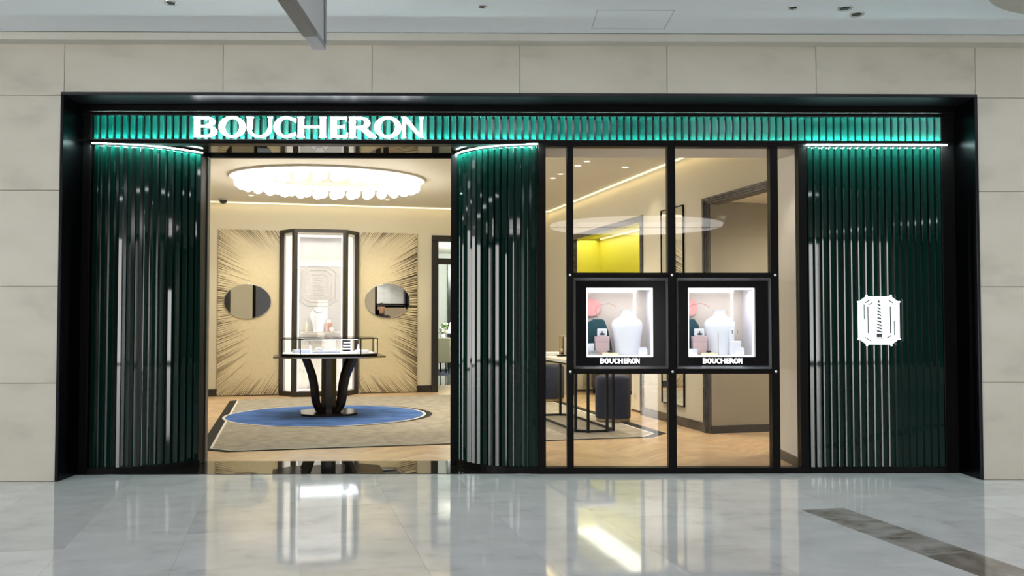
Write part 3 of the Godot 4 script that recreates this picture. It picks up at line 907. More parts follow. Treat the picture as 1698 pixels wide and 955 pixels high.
# strokes of a flared capital, one unit tall, w units wide
func letter(ch: String, w: float) -> Array:
	var s := 0.265
	match ch:
		"B":
			var out := [stem(0.05, s, 0, 1, 0.05)]
			out.append(quadp(0.1, 0.90, w * 0.55, 0.90, w * 0.55, 1.0, 0.1, 1.0))
			out.append(quadp(0.1, 0.49, w * 0.6, 0.49, w * 0.6, 0.58, 0.1, 0.58))
			out.append(quadp(0.1, 0.0, w * 0.6, 0.0, w * 0.6, 0.09, 0.1, 0.09))
			out += arc_poly(w * 0.55, 0.765, Vector2(w * 0.37, 0.235), Vector2(w * 0.13, 0.135), -90, 90, 12)
			out += arc_poly(w * 0.58, 0.28, Vector2(w * 0.42, 0.28), Vector2(w * 0.17, 0.19), -90, 90, 12)
			return out
		"O":
			return arc_poly(w / 2, 0.5, Vector2(w / 2, 0.53), Vector2(w / 2 - 0.29, 0.42), 0, 360, 36)
		"U":
			var o2 := [stem(0.05, s, 0.4, 1, 0.05, 0.0), stem(w - 0.20, 0.15, 0.4, 1, 0.05, 0.0)]
			o2 += arc_poly(w / 2, 0.42, Vector2(w / 2 - 0.05, 0.45), Vector2(w / 2 - 0.24, 0.34), 180, 360, 20)
			return o2
		"C":
			var o3 := arc_poly(w * 0.55, 0.5, Vector2(w * 0.55, 0.53), Vector2(w * 0.55 - 0.27, 0.42), 52, 308, 28)
			o3.append(quadp(w * 0.80, 0.97, w, 0.90, w * 0.97, 0.72, w * 0.80, 0.84))
			o3.append(quadp(w * 0.80, 0.03, w, 0.10, w * 0.97, 0.24, w * 0.80, 0.14))
			return o3
		"H":
			return [stem(0.05, s, 0, 1), stem(w - s - 0.05, s, 0, 1), quadp(0.2, 0.46, w - 0.2, 0.46, w - 0.2, 0.56, 0.2, 0.56)]
		"E":
			return [stem(0.05, s, 0, 1), quadp(0.2, 0.90, w - 0.04, 0.90, w - 0.04, 1, 0.2, 1), quadp(0.2, 0.46, w * 0.82, 0.46, w * 0.82, 0.56, 0.2, 0.56), quadp(0.2, 0, w - 0.02, 0, w - 0.02, 0.10, 0.2, 0.10),
				quadp(w - 0.12, 0.92, w - 0.10, 0.80, w - 0.04, 0.80, w - 0.03, 1.0), quadp(w - 0.12, 0.08, w - 0.01, 0.0, w + 0.02, 0.22, w - 0.04, 0.22), quadp(w * 0.76, 0.40, w * 0.84, 0.40, w * 0.84, 0.62, w * 0.76, 0.62)]
		"R":
			var o4 := [stem(0.05, s, 0, 1), quadp(0.1, 0.90, w * 0.45, 0.90, w * 0.45, 1, 0.1, 1), quadp(0.1, 0.44, w * 0.45, 0.44, w * 0.45, 0.54, 0.1, 0.54)]
			o4 += arc_poly(w * 0.43, 0.72, Vector2(w * 0.34, 0.28), Vector2(w * 0.14, 0.18), -90, 90, 14)
			o4.append(quadp(w * 0.34, 0.50, w * 0.72, 0.0, w * 1.02, 0.0, w * 0.58, 0.52))
			return o4
		"N":
			return [stem(0.07, 0.13, 0, 1, 0.05), stem(w - 0.20, 0.13, 0, 1, 0.05), quadp(0.0, 1, w - 0.24, 0.0, w - 0.07, 0.0, 0.28, 1)]
	return []

func lettering(parent: Node3D, spans: Array, y: float, h: float, depth: float, m: Material) -> void:
	var word := "BOUCHERON"
	for i in word.length():
		var st := S()
		for p in letter(word[i], (spans[i][1] - spans[i][0]) / h):
			prism(st, p, Vector3(spans[i][0], y, 0), Vector3.RIGHT * h, Vector3.UP * h, Vector3.BACK, 0.0, depth)
		obj("letter", st, m, parent)

func sign_letters() -> void:
	var px := [[322, 361], [364, 408], [409, 453], [455, 492], [493.5, 542], [548, 577], [579, 625], [621.5, 666], [666, 704]]
	var spans := []
	for p in px:
		spans.append([-2.984 + (p[0] - 322.0) / 382.0 * 2.226, -2.984 + (p[1] - 322.0) / 382.0 * 2.226])
	var t := thing("shop_sign", "large glowing white capitals of the shop name on the ribbed glass band above the doorway", "sign", Vector3(0, 3.247, -0.345))
	lettering(t, spans, 0.0, 0.196, 0.03, M.letter_light)
	var st := S()
	for i in 9:
		for y in [0.04, 0.15]:
			tube(st, [Vector3(spans[i][0] + 0.05, y, 0.002), Vector3(spans[i][0] + 0.05, y, -0.031)], 0.004, 6)
	obj("standoff_pin", st, M.chrome, t)
	area("sign_lamp", Vector3(-1.87, 3.345, -0.305), Basis(Vector3.UP, PI), Vector2(2.2, 0.18), 0.8)

func emblem() -> void:
	# step-cut octagon with a banded column
	var t := thing("emblem_sign", "glowing white octagonal emblem with a banded column on the flat green panel", "sign", Vector3(3.65, 1.475, -0.372))
	var w := 0.193
	var h := 0.232
	var fo := S()
	var ring_o := oct(w, h, 0.078, 0.058)
	var ring_i := oct(w - 0.022, h - 0.022, 0.070, 0.050)
	for i in 8:
		prism(fo, PackedVector2Array([ring_o[i], ring_o[(i + 1) % 8], ring_i[(i + 1) % 8], ring_i[i]]), Vector3.ZERO, Vector3.RIGHT, Vector3.UP, Vector3.BACK, 0.0, 0.05)
	obj("outer_ring", fo, M.emblem_light, t)
	var pl := S()
	prism(pl, oct(w - 0.0225, h - 0.0225, 0.070, 0.050), Vector3.ZERO, Vector3.RIGHT, Vector3.UP, Vector3.BACK, 0.0, 0.036)
	obj("face_plate", pl, M.emblem_light, t)
	for p in ring_o:
		var b := S()
		ball(b, Vector3(p.x * 1.035, p.y * 1.035, 0.03), Vector3(0.009, 0.009, 0.02), 10)
		obj("claw", b, M.emblem_light, t)
	# dark engraved lines: facets of the stone
	for q in [[-0.145, 0.01, -0.145, 0.155], [-0.110, -0.125, -0.110, 0.135], [0.108, -0.125, 0.108, 0.135], [0.147, -0.145, 0.147, 0.0], [-0.140, 0.168, -0.088, 0.200], [-0.106, 0.150, -0.064, 0.172], [0.088, 0.200, 0.140, 0.166], [-0.142, -0.163, -0.080, -0.200], [0.074, -0.170, 0.115, -0.145], [-0.032, -0.172, 0.044, -0.172]]:
		var a := Vector2(q[0], q[1])
		var c := Vector2(q[2], q[3])
		var n := (c - a).normalized().orthogonal() * 0.0048
		var st := S()
		prism(st, PackedVector2Array([a + n, c + n, c - n, a - n]), Vector3.ZERO, Vector3.RIGHT, Vector3.UP, Vector3.BACK, 0.0365, 0.041)
		obj("facet_line", st, M.emblem_line, t)
	for i in 9:
		var y := -0.105 + i * 0.032
		var hw := 0.024 - i * 0.0012
		var st := S()
		prism(st, PackedVector2Array([Vector2(-hw, y - 0.003), Vector2(hw, y - 0.016), Vector2(hw, y), Vector2(-hw, y + 0.013)]), Vector3.ZERO, Vector3.RIGHT, Vector3.UP, Vector3.BACK, 0.0365, 0.041)
		obj("column_band", st, M.emblem_line, t)
	obj("column_base", bx(-0.028, 0.028, -0.163, -0.128, 0.0365, 0.041), M.emblem_line, t)
	var tip := S()
	prism(tip, PackedVector2Array([Vector2(-0.018, 0.172), Vector2(0.012, 0.172), Vector2(-0.002, 0.202)]), Vector3.ZERO, Vector3.RIGHT, Vector3.UP, Vector3.BACK, 0.0365, 0.041)
	obj("column_tip", tip, M.emblem_line, t)
	area("emblem_lamp", Vector3(3.65, 1.475, -0.315), Basis(Vector3.UP, PI), Vector2(0.34, 0.42), 0.25)

# ---------------------------------------------------------------- display windows
func vitrines() -> void:
	var defs := [[0.697, 1.605, 0.819, 1.465, 0, "first lit display box in the shop window, beside the curved column"], [1.692, 2.605, 1.809, 2.460, 1, "second lit display box in the shop window, nearer the flat green panel"]]
	for d in defs:
		var x0: float = d[0]
		var x1: float = d[1]
		var a: float = d[2]
		var b: float = d[3]
		var y0 := 1.010
		var y1 := 1.888
		var c := 1.121
		var e := 1.792
		var ctr := Vector3((a + b) / 2, c, -0.40)
		var which: String = ["the first window display box", "the second window display box"][d[4]]
		var t := thing("display_box", d[5], "display case", ctr, 0.0, "lit display boxes of the shop window")
		# bevelled frame
		var o := [Vector3(x0, y0, -0.345), Vector3(x1, y0, -0.345), Vector3(x1, y1, -0.345), Vector3(x0, y1, -0.345)]
		var i := [Vector3(x0 + 0.016, y0 + 0.026, -0.374), Vector3(x1 - 0.018, y0 + 0.026, -0.374), Vector3(x1 - 0.018, y1 - 0.026, -0.374), Vector3(x0 + 0.016, y1 - 0.026, -0.374)]
		for k in 4:
			var st := S()
			var l := (k + 1) % 4
			var nn: Vector3 = Vector3(0, 0, 1) + [Vector3.UP, Vector3.LEFT, Vector3.DOWN, Vector3.RIGHT][k]
			quad(st, o[k] - ctr, o[l] - ctr, i[l] - ctr, i[k] - ctr, nn)
			var back := Vector3(0, 0, -0.13)
			quad(st, o[k] - ctr, o[l] - ctr, o[l] - ctr + back, o[k] - ctr + back, -[Vector3.UP, Vector3.LEFT, Vector3.DOWN, Vector3.RIGHT][k])
			quad(st, i[k] - ctr, i[l] - ctr, i[l] - ctr + back * 0.5, i[k] - ctr + back * 0.5, [Vector3.UP, Vector3.LEFT, Vector3.DOWN, Vector3.RIGHT][k])
			obj("bevel_frame", st, M.steel_bevel, t)
		var fs := S()
		for r in [[x0 + 0.012, a, y0 + 0.02, y1 - 0.02], [b, x1 - 0.012, y0 + 0.02, y1 - 0.02], [a, b, y0 + 0.02, c], [a, b, e, y1 - 0.02]]:
			box(fs, Vector3(r[0], r[2], -0.43) - ctr, Vector3(r[1], r[3], -0.385) - ctr)
		obj("black_mask", fs, M.black_gloss, t)
		# the lit box
		var hw := (b - a) / 2
		var hh := e - c
		obj("back_panel", bx(-hw - 0.02, hw + 0.02, -0.02, hh + 0.02, -0.47, -0.45), M.vitrine_back, t)
		obj("side_panel", bx(-hw - 0.02, -hw, -0.02, hh + 0.02, -0.45, -0.03), M.vitrine_side, t)
		obj("side_panel", bx(hw, hw + 0.02, -0.02, hh + 0.02, -0.45, -0.03), M.vitrine_side, t)
		obj("top_panel", bx(-hw, hw, hh, hh + 0.02, -0.45, -0.03), M.white, t)
		obj("display_floor", bx(-hw, hw, -0.02, 0.0, -0.45, -0.03), M.white, t)
		for r in [[-hw, -hw + 0.014, 0.0, hh], [hw - 0.014, hw, 0.0, hh], [-hw + 0.014, hw - 0.014, hh - 0.018, hh], [-hw + 0.014, hw - 0.014, 0.0, 0.012]]:
			obj("led_strip", bx(r[0], r[1], r[2], r[3], -0.045, -0.031), M.vitrine_light, t)
		obj("led_strip", bx(hw - 0.115, hw - 0.10, 0.0, hh, -0.449, -0.44), M.vitrine_light, t)
		obj("led_strip", bx(-hw + 0.02, hw - 0.10, hh - 0.03, hh - 0.012, -0.449, -0.44), M.vitrine_light, t)
		area("display_box_lamp", ctr + Vector3(0, hh - 0.025, -0.16), Basis(Vector3.RIGHT, 0.0) * DOWN, Vector2(hw * 1.8, 0.06), 0.27, Color(1, 1, 1))
		area("display_box_lamp", ctr + Vector3(0, hh * 0.5, -0.035), Basis.IDENTITY, Vector2(hw * 1.8, hh * 0.9), 0.03, Color(1, 1, 1))
		var spans := []
		var sx := ctr.x + (-0.194 if d[4] == 0 else -0.190)
		for k in 9:
			var px := [[322, 361], [364, 408], [409, 453], [455, 492], [493.5, 542], [548, 577], [579, 625], [621.5, 666], [666, 704]]
			spans.append([sx - ctr.x + (px[k][0] - 322.0) / 382.0 * 0.386, sx - ctr.x + (px[k][1] - 322.0) / 382.0 * 0.386])
		var sg := Node3D.new()
		put(sg, "lit_sign", t)
		sg.position = Vector3(0, 1.061 - c, 0.016)
		lettering(sg, spans, 0.0, 0.046, 0.008, M.letter_light)
		# what stands in it; positions from the middle of the box floor
		var dx := 0.0 if d[4] == 0 else -0.055
		var grp := "display props in the two window boxes"
		# white jewellery bust
		var bst := thing("jewellery_bust", "tall glowing white jewellery bust in " + which, "bust", ctr + Vector3(0.105 + dx * 1.2, 0.001, -0.24), 0.0, grp)
		var bm := S()
		loft(bm, [[0.0, 0.122, 0.07, 0.0], [0.16, 0.137, 0.08, 0.0], [0.28, 0.155, 0.088, 0.0], [0.325, 0.153, 0.085, 0.0], [0.355, 0.132, 0.075, 0.0], [0.378, 0.095, 0.065, 0.0], [0.398, 0.062, 0.052, 0.0], [0.425, 0.052, 0.045, 0.0], [0.445, 0.053, 0.045, 0.0], [0.458, 0.064, 0.05, 0.0]], 28)
		obj("bust_body", bm, M.bust_white, bst)
		var tb := thing("jewellery_bust", "dark teal sloping bust silhouette behind the pink box in " + which, "bust", ctr + Vector3(-0.20 + dx * 0.4, 0.001, -0.33), 0.0, grp)
		var tm := S()
		if d[4] == 0:
			prism(tm, PackedVector2Array([Vector2(-0.118, 0.0), Vector2(0.17, 0.0), Vector2(0.155, 0.10), Vector2(0.125, 0.24), Vector2(0.085, 0.35), Vector2(0.06, 0.365), Vector2(-0.02, 0.365), Vector2(-0.06, 0.34), Vector2(-0.10, 0.325), Vector2(-0.118, 0.33)]), Vector3.ZERO, Vector3.RIGHT, Vector3.UP, Vector3.BACK, -0.05, 0.04)
		else:
			prism(tm, PackedVector2Array([Vector2(-0.095, 0.06), Vector2(0.10, 0.06), Vector2(0.095, 0.16), Vector2(0.06, 0.31), Vector2(0.02, 0.365), Vector2(-0.06, 0.365), Vector2(-0.095, 0.345)]), Vector3.ZERO, Vector3.RIGHT, Vector3.UP, Vector3.BACK, -0.05, 0.04)
		obj("bust_body", tm, M.teal, tb)
		if d[4] == 1:
			obj("bust_foot", bx(-0.02, 0.02, 0.0, 0.06, -0.02, 0.02), M.teal, tb)
		# pink disc hung on the back panel
		var dc := S()
		prism(dc, ngon(40, 0.090), Vector3.ZERO, Vector3.RIGHT, Vector3.UP, Vector3.BACK, 0.0, 0.015, true)
		var dco := tag(obj("pink_disc", dc, M.pink), "round dusty pink disc on the back panel of " + which, "disc", grp)
		dco.position = ctr + Vector3(-0.228 + dx * 0.05, 0.485, -0.4365)
		# red wire loop
		var wp := []
		for p in [[-0.215, 0.37], [-0.228, 0.43], [-0.235, 0.455], [-0.222, 0.485], [-0.195, 0.505], [-0.15, 0.515], [-0.105, 0.525], [-0.06, 0.51], [-0.03, 0.495], [-0.022, 0.475]]:
			wp.append(Vector3(p[0] + (0.03 if d[4] == 0 else -0.03), p[1], 0))
		var ws := S()
		tube(ws, wp, 0.0022, 6)
		var wo := tag(obj("wire_necklace", ws, M.red_wire), "thin dark red wire loop above the teal bust of " + which, "necklace", grp)
		wo.position = ctr + Vector3(0, 0, -0.30)
		# boxes
		box_thing("gift_box", "pale pink gift box carrying the ring stand in " + which, "box", ctr + Vector3(-0.155 + dx * 0.5, 0.001, -0.17), Vector3(0.14, 0.195, 0.09), M.pale_pink, grp)
		var ring := thing("ring_stand", "white ring stand with dark jewel, on the pink box of " + which, "ring stand", ctr + Vector3(-0.155 + dx * 0.5, 0.197, -0.17), 0.0, grp)
		obj("stand_block", bx(-0.045, 0.045, 0.0, 0.075, -0.03, 0.03, 0.006), M.bust_white, ring)
		var rs := S()
		ball(rs, Vector3(0, 0.022, 0.033), Vector3(0.030, 0.011, 0.008), 12)
		ball(rs, Vector3(0.0, 0.042, 0.032), Vector3(0.006, 0.010, 0.006), 8)
		obj("jewel", rs, M.lens_dark, ring)
		box_thing("tray_block", "low pale yellow block with a dark jewel on it in " + which, "tray", ctr + Vector3(-0.085 + dx * 0.4, 0.001, -0.085), Vector3(0.16, 0.036, 0.06), M.pale_yellow, grp)
		var js := S()
		ball(js, Vector3(0, 0.011, 0), Vector3(0.028, 0.011, 0.012), 12)
		var jo := tag(obj("brooch", js, M.lens_dark), "tiny dark brooch on the yellow block of " + which, "brooch", grp)
		jo.position = ctr + Vector3(-0.085 + dx * 0.4, 0.038, -0.085)
		if d[4] == 0:
			box_thing("card_block", "small grey block in the front left corner of " + which, "block", ctr + Vector3(-0.245, 0.001, -0.08), Vector3(0.085, 0.058, 0.05), M.box_grey, grp)
			box_thing("jewel_box", "white box behind the grey block of " + which, "box", ctr + Vector3(-0.276, 0.001, -0.17), Vector3(0.08, 0.125, 0.08), M.bust_white, grp)
		else:
			box_thing("jewel_box", "low white box at the left of " + which, "box", ctr + Vector3(-0.268, 0.001, -0.085), Vector3(0.085, 0.075, 0.06), M.bust_white, grp)
			var rod := S()
			tube(rod, [Vector3(0, 0.0, 0), Vector3(0, 0.235, 0)], 0.003, 6)
			tag(obj("display_rod", rod, M.steel_dull), "thin upright rod before the white bust of " + which, "rod", grp).position = ctr + Vector3(-0.01, 0.001, -0.10)
			var es := thing("earring_stand", "white earring stand with two drops in " + which, "earring stand", ctr + Vector3(0.165, 0.001, -0.13), 0.0, grp)
			obj("stand_block", bx(-0.05, 0.05, 0, 0.15, -0.03, 0.03, 0.004), M.bust_white, es)
			obj("stand_post", bx(-0.05, -0.012, 0.15, 0.27, -0.012, 0.012, 0.003), M.bust_white, es)
			for s in [-0.03, 0.02]:
				var er := S()
				ball(er, Vector3(s, 0.24, 0.016), Vector3(0.006, 0.022, 0.005), 8)
				obj("earring", er, M.box_grey, es)
		var cd := S()
		prism(cd, oct(0.043, 0.047, 0.018, 0.018), Vector3(0, 0.047, 0), Vector3.RIGHT, Vector3.UP, Vector3.BACK, -0.006, 0.006)
		var co := tag(obj("name_card", cd, M.bust_white), "small white octagonal card in the front right corner of " + which, "card", grp)
		co.position = ctr + Vector3(0.235 - (0.04 if d[4] == 1 else 0.0), 0.001, -0.07)

func box_thing(called: String, label: String, cat: String, at: Vector3, size: Vector3, m: Material, grp := "", turn := 0.0) -> Node3D:
	var t := thing(called, label, cat, at, turn, grp)
	obj("body", bx(-size.x / 2, size.x / 2, 0, size.y * 0.72, -size.z / 2, size.z / 2, 0.003), m, t)
	obj("lid", bx(-size.x / 2 - 0.001, size.x / 2 + 0.001, size.y * 0.725, size.y, -size.z / 2 - 0.001, size.z / 2 + 0.001, 0.003), m, t)
	return t

# ---------------------------------------------------------------- back wall
func back_wall_things() -> void:
	var names := [["large straw marquetry sunburst panel left of the lit niche", -3.20, -2.06, -1.0], ["large straw marquetry sunburst panel right of the lit niche", -0.50, 0.635, 1.0]]
	for k in 2:
		var d = names[k]
		var t := thing("sunburst_panel", d[0], "wall panel", L((d[1] + d[2]) / 2, 0.004, 10.0), A, "sunburst panels on the back wall")
		var hw: float = (d[2] - d[1]) / 2
		obj("straw_board", bx(-hw, hw, 0, 3.20, -0.028, 0.0, 0.004), M.straw, t)
		obj("board_edge", bx(-hw, hw, -0.003, 0.014, 0.0005, 0.003), M.straw_dark, t)
		var c := Vector2(-1.28 - (d[1] + d[2]) / 2, 1.77)
		# dark rays inlaid from the rim towards the middle of the wall
		var at := []
		var s := 0.0
		var side: float = d[3]
		while s < 3.20:
			at.append([Vector2(side * hw, s), 0.0])
			s += rng.randf_range(0.018, 0.055)
		s = 0.0
		while s < hw * 2:
			at.append([Vector2(side * (hw - s), 3.197), 1.0])
			at.append([Vector2(side * (hw - s), 0.015), 2.0])
			s += rng.randf_range(0.016, 0.050)
		for p in at:
			var v: Vector2 = c - p[0]
			var dir := v.normalized()
			var ln := minf(rng.randf_range(0.16, 0.95) * (0.62 if p[1] > 0.5 else 0.75), v.length() * 0.55)
			var w := rng.randf_range(0.005, 0.012)
			var nn := dir.orthogonal() * w
			var inx: Vector2 = p[0]
			var a := inx + nn
			var b := inx - nn
			if p[1] < 0.5:
				a = Vector2(inx.x, clampf(a.y, 0.0, 3.2)); b = Vector2(inx.x, clampf(b.y - 0.004, 0.0, 3.2))
			else:
				a = Vector2(clampf(a.x, -hw, hw), inx.y); b = Vector2(clampf(b.x, -hw, hw), inx.y)
			var e := inx + dir * ln
			var st := S()
			var q := PackedVector2Array([a, b, e])
			if absf(poly_area(q)) < 1e-5:
				continue
			prism(st, q, Vector3.ZERO, Vector3.RIGHT, Vector3.UP, Vector3.BACK, 0.0003, 0.004)
			obj("inlay_ray", st, M.straw_dark, t)
	var mi := [["oval wall mirror on the left sunburst panel, mirroring beige wall", -2.648, 1.815, 0.432, 0.328], ["oval wall mirror on the right sunburst panel, mirroring a person in dark clothes", 0.043, 1.838, 0.440, 0.338]]
	for m in mi:
		var t2 := thing("oval_mirror", m[0], "mirror", L(m[1], m[2], 9.99), A, "oval mirrors on the sunburst panels")
		var g := S()
		prism(g, ngon(64, 1.0, 0.0, m[3], m[4]), Vector3.ZERO, Vector3.RIGHT, Vector3.UP, Vector3.BACK, 0.010, 0.018, false)
		obj("mirror_glass", g, M.mirror, t2)
		var rim := S()
		var pts := []
		for i in 65:
			pts.append(Vector3(cos(TAU * i / 64) * (m[3] + 0.003), sin(TAU * i / 64) * (m[4] + 0.003), 0.010))
		tube(rim, pts, 0.008, 6)
		obj("rim", rim, M.chrome, t2)
	# lit display niche: three glazed faces in a dark frame
	var n := thing("display_niche", "tall white lit display bay in a dark frame between the sunburst panels", "display case", L(-1.285, 0.0, 10.0), A)
	var f := PackedVector2Array([Vector2(-0.77, 0.025), Vector2(-0.50, 0.50), Vector2(0.475, 0.50), Vector2(0.755, 0.025)])
	var frame := func(called: String, y0: float, y1: float, inset: float) -> void:
		var st := S()
		for i in 3:
			var p: Vector2 = f[i]
			var q: Vector2 = f[i + 1]
			var nrm := (q - p).orthogonal().normalized()
			if nrm.y < 0.0: nrm = -nrm
			var q4 := PackedVector2Array([p, q, q - nrm * 0.05, p - nrm * 0.05])
			prism(st, q4, Vector3.ZERO, Vector3.RIGHT, Vector3.BACK, Vector3.UP, y0, y1)
		obj(called, st, M.bronze, n)
	frame.call("plinth", 0.0, 0.095, 0.0)
	frame.call("header", 3.135, 3.20, 0.0)
	for i in 4:
		var p: Vector2 = f[i]
		var st := S()
		if i == 0 or i == 3:
			var q: Vector2 = f[1] if i == 0 else f[2]
			var dr := (q - p).normalized() * 0.07
			prism(st, PackedVector2Array([p, p + dr, p + dr + Vector2(0.05 * (1 if i == 0 else -1), -0.02), p + Vector2(0.05 * (1 if i == 0 else -1), -0.02)]), Vector3.ZERO, Vector3.RIGHT, Vector3.BACK, Vector3.UP, 0.095, 3.135)
		else:
			var q2: Vector2 = f[0] if i == 1 else f[3]
			var sgn := 1.0 if i == 1 else -1.0
			var d2 := (q2 - p).normalized() * 0.085
			prism(st, PackedVector2Array([p + d2, p, p + Vector2(0.062 * sgn, 0), p + Vector2(0.062 * sgn, -0.05), p + Vector2(0.03 * sgn, -0.055), p + d2 + Vector2(0.045 * sgn, -0.015)]), Vector3.ZERO, Vector3.RIGHT, Vector3.BACK, Vector3.UP, 0.095, 3.135)
		obj("corner_post", st, M.bronze, n)
	for i in 3:
		var p: Vector2 = f[i]
		var q: Vector2 = f[i + 1]
		var st := S()
		var nrm := (q - p).orthogonal().normalized()
		if nrm.y < 0.0: nrm = -nrm
		p -= nrm * 0.02; q -= nrm * 0.02
		prism(st, PackedVector2Array([p, q, q - nrm * 0.008, p - nrm * 0.008]), Vector3.ZERO, Vector3.RIGHT, Vector3.BACK, Vector3.UP, 0.095, 3.135)
		obj("glass_pane", st, M.pane_clear, n)
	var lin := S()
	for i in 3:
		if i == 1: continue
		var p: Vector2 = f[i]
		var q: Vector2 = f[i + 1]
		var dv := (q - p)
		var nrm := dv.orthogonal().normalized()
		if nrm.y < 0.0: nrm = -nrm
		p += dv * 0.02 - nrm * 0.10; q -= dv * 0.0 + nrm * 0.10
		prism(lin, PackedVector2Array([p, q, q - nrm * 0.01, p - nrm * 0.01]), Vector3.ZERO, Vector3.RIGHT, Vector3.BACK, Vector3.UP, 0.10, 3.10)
	obj("glowing_lining", lin, M.lining_glow, n)  # side linings given a glow of their own to look evenly white
	obj("back_panel", bx(-0.74, 0.73, 0.0, 3.19, -0.02, 0.03), M.niche_white, n)
	obj("roof_panel", bx(-0.66, 0.64, 3.09, 3.10, 0.03, 0.40), M.niche_white, n)
	obj("niche_light", bx(-0.42, 0.40, 3.06, 3.088, 0.28, 0.40), M.niche_light, n)
	obj("niche_light", bx(-0.45, 0.43, 0.115, 0.135, 0.33, 0.41), M.niche_light, n)
	obj("picture_rail", bx(-0.60, 0.58, 2.50, 2.62, 0.03, 0.045, 0.004), M.niche_white, n)
	area("niche_lamp", n.transform * Vector3(0, 3.05, 0.30), Basis(Vector3.UP, A) * Basis(Vector3.RIGHT, 0.15) * DOWN, Vector2(0.8, 0.12), 0.08, Color(0.97, 0.98, 1.0))
	area("niche_side_lamp", n.transform * Vector3(-0.38, 1.9, 0.36), Basis(Vector3.UP, A) * Basis(Vector3.UP, -0.5), Vector2(0.05, 2.2), 0.05, Color(0.97, 0.98, 1.0))
	area("niche_side_lamp", n.transform * Vector3(0.36, 1.9, 0.36), Basis(Vector3.UP, A) * Basis(Vector3.UP, 0.5), Vector2(0.05, 2.2), 0.05, Color(0.97, 0.98, 1.0))
	area("niche_floor_lamp", n.transform * Vector3(0, 0.16, 0.37), Basis(Vector3.UP, A) * Basis(Vector3.RIGHT, PI - 0.3) * DOWN, Vector2(0.8, 0.06), 0.07, Color(0.97, 0.98, 1.0))
	# octagonal relief on the back panel
	for k in 3:
		var w := 0.36 - k * 0.075
		var h := 0.395 - k * 0.075
		var o := oct(w, h, 0.15 - k * 0.028, 0.12 - k * 0.022)
		var i := oct(w - 0.022, h - 0.022, 0.143 - k * 0.028, 0.113 - k * 0.022)
		var st := S()
		for j in 8:
			prism(st, PackedVector2Array([o[j], o[(j + 1) % 8], i[(j + 1) % 8], i[j]]), Vector3(-0.035, 2.13, 0), Vector3.RIGHT, Vector3.UP, Vector3.BACK, 0.03, 0.055 - k * 0.006)
		obj("octagon_relief", st, M.niche_white, n)
	for i in 9:
		var st := S()
		prism(st, PackedVector2Array([Vector2(-0.10, 0), Vector2(0.10, 0.018), Vector2(0.10, 0.036), Vector2(-0.10, 0.018)]), Vector3(-0.035, 1.93 + i * 0.05, 0), Vector3.RIGHT, Vector3.UP, Vector3.BACK, 0.03, 0.042)
		obj("relief_band", st, M.niche_white, n)
	obj("plinth_top", bx(-0.44, 0.42, 1.165, 1.20, 0.03, 0.38, 0.005), M.niche_white, n)
	obj("plinth_step", bx(-0.38, 0.36, 1.2005, 1.235, 0.03, 0.34, 0.005), M.niche_white, n)
	obj("marble_apron", bx(-0.44, 0.42, 0.10, 1.164, 0.03, 0.12), M.veined_white, n)
	var base := n.transform
	var b := thing("jewellery_bust", "small white necklace bust on the plinth of the lit back niche", "bust", base * Vector3(-0.03, 1.2355, 0.18), A)
	var bm := S()
	loft(bm, [[0.0, 0.10, 0.07, 0.0], [0.14, 0.115, 0.07, 0.0], [0.30, 0.165, 0.07, 0.0], [0.36, 0.15, 0.06, 0.0], [0.41, 0.10, 0.05, 0.0], [0.435, 0.075, 0.045, 0.0], [0.47, 0.075, 0.045, 0.0]], 24)
	obj("bust_body", bm, M.bust_white, b)
	var nk := S()
	var np := []
	for i in 17:
		var a := PI * i / 16
		np.append(Vector3(-cos(a) * 0.085, 0.42 - sin(a) * 0.05, 0.045 + sin(a) * 0.022))
	tube(nk, np, 0.006, 6)
	obj("necklace", nk, M.steel_pale, b)
	box_thing("jewel_box", "small pink jewel box right of the bust in the lit back niche", "box", base * Vector3(0.17, 1.2355, 0.20), Vector3(0.13, 0.16, 0.09), M.niche_pink, "", A)
	box_thing("jewel_box", "tiny white box on top of the pink one in the lit back niche", "box", base * Vector3(0.17, 1.3965, 0.20), Vector3(0.07, 0.07, 0.06), M.bust_white, "", A)
	var cn := S()
	lathe(cn, [Vector2(0.0, 0.0), Vector2(0.035, 0.0), Vector2(0.008, 0.20), Vector2(0.0, 0.205)], 16)
	tag(obj("ring_cone", cn, M.pale_yellow), "slim cream ring cone left of the bust in the lit back niche", "ring stand").transform = Transform3D(Basis(Vector3.UP, A), base * Vector3(-0.25, 1.2355, 0.20))
	var cr := S()
	prism(cr, ngon(24, 0.045), Vector3(0, 0.045, 0), Vector3.RIGHT, Vector3.UP, Vector3.BACK, -0.006, 0.006, true)
	tag(obj("name_card", cr, M.bust_white), "round white card in front of the pink box in the lit back niche", "card").transform = Transform3D(Basis(Vector3.UP, A), base * Vector3(0.215, 1.2355, 0.29))

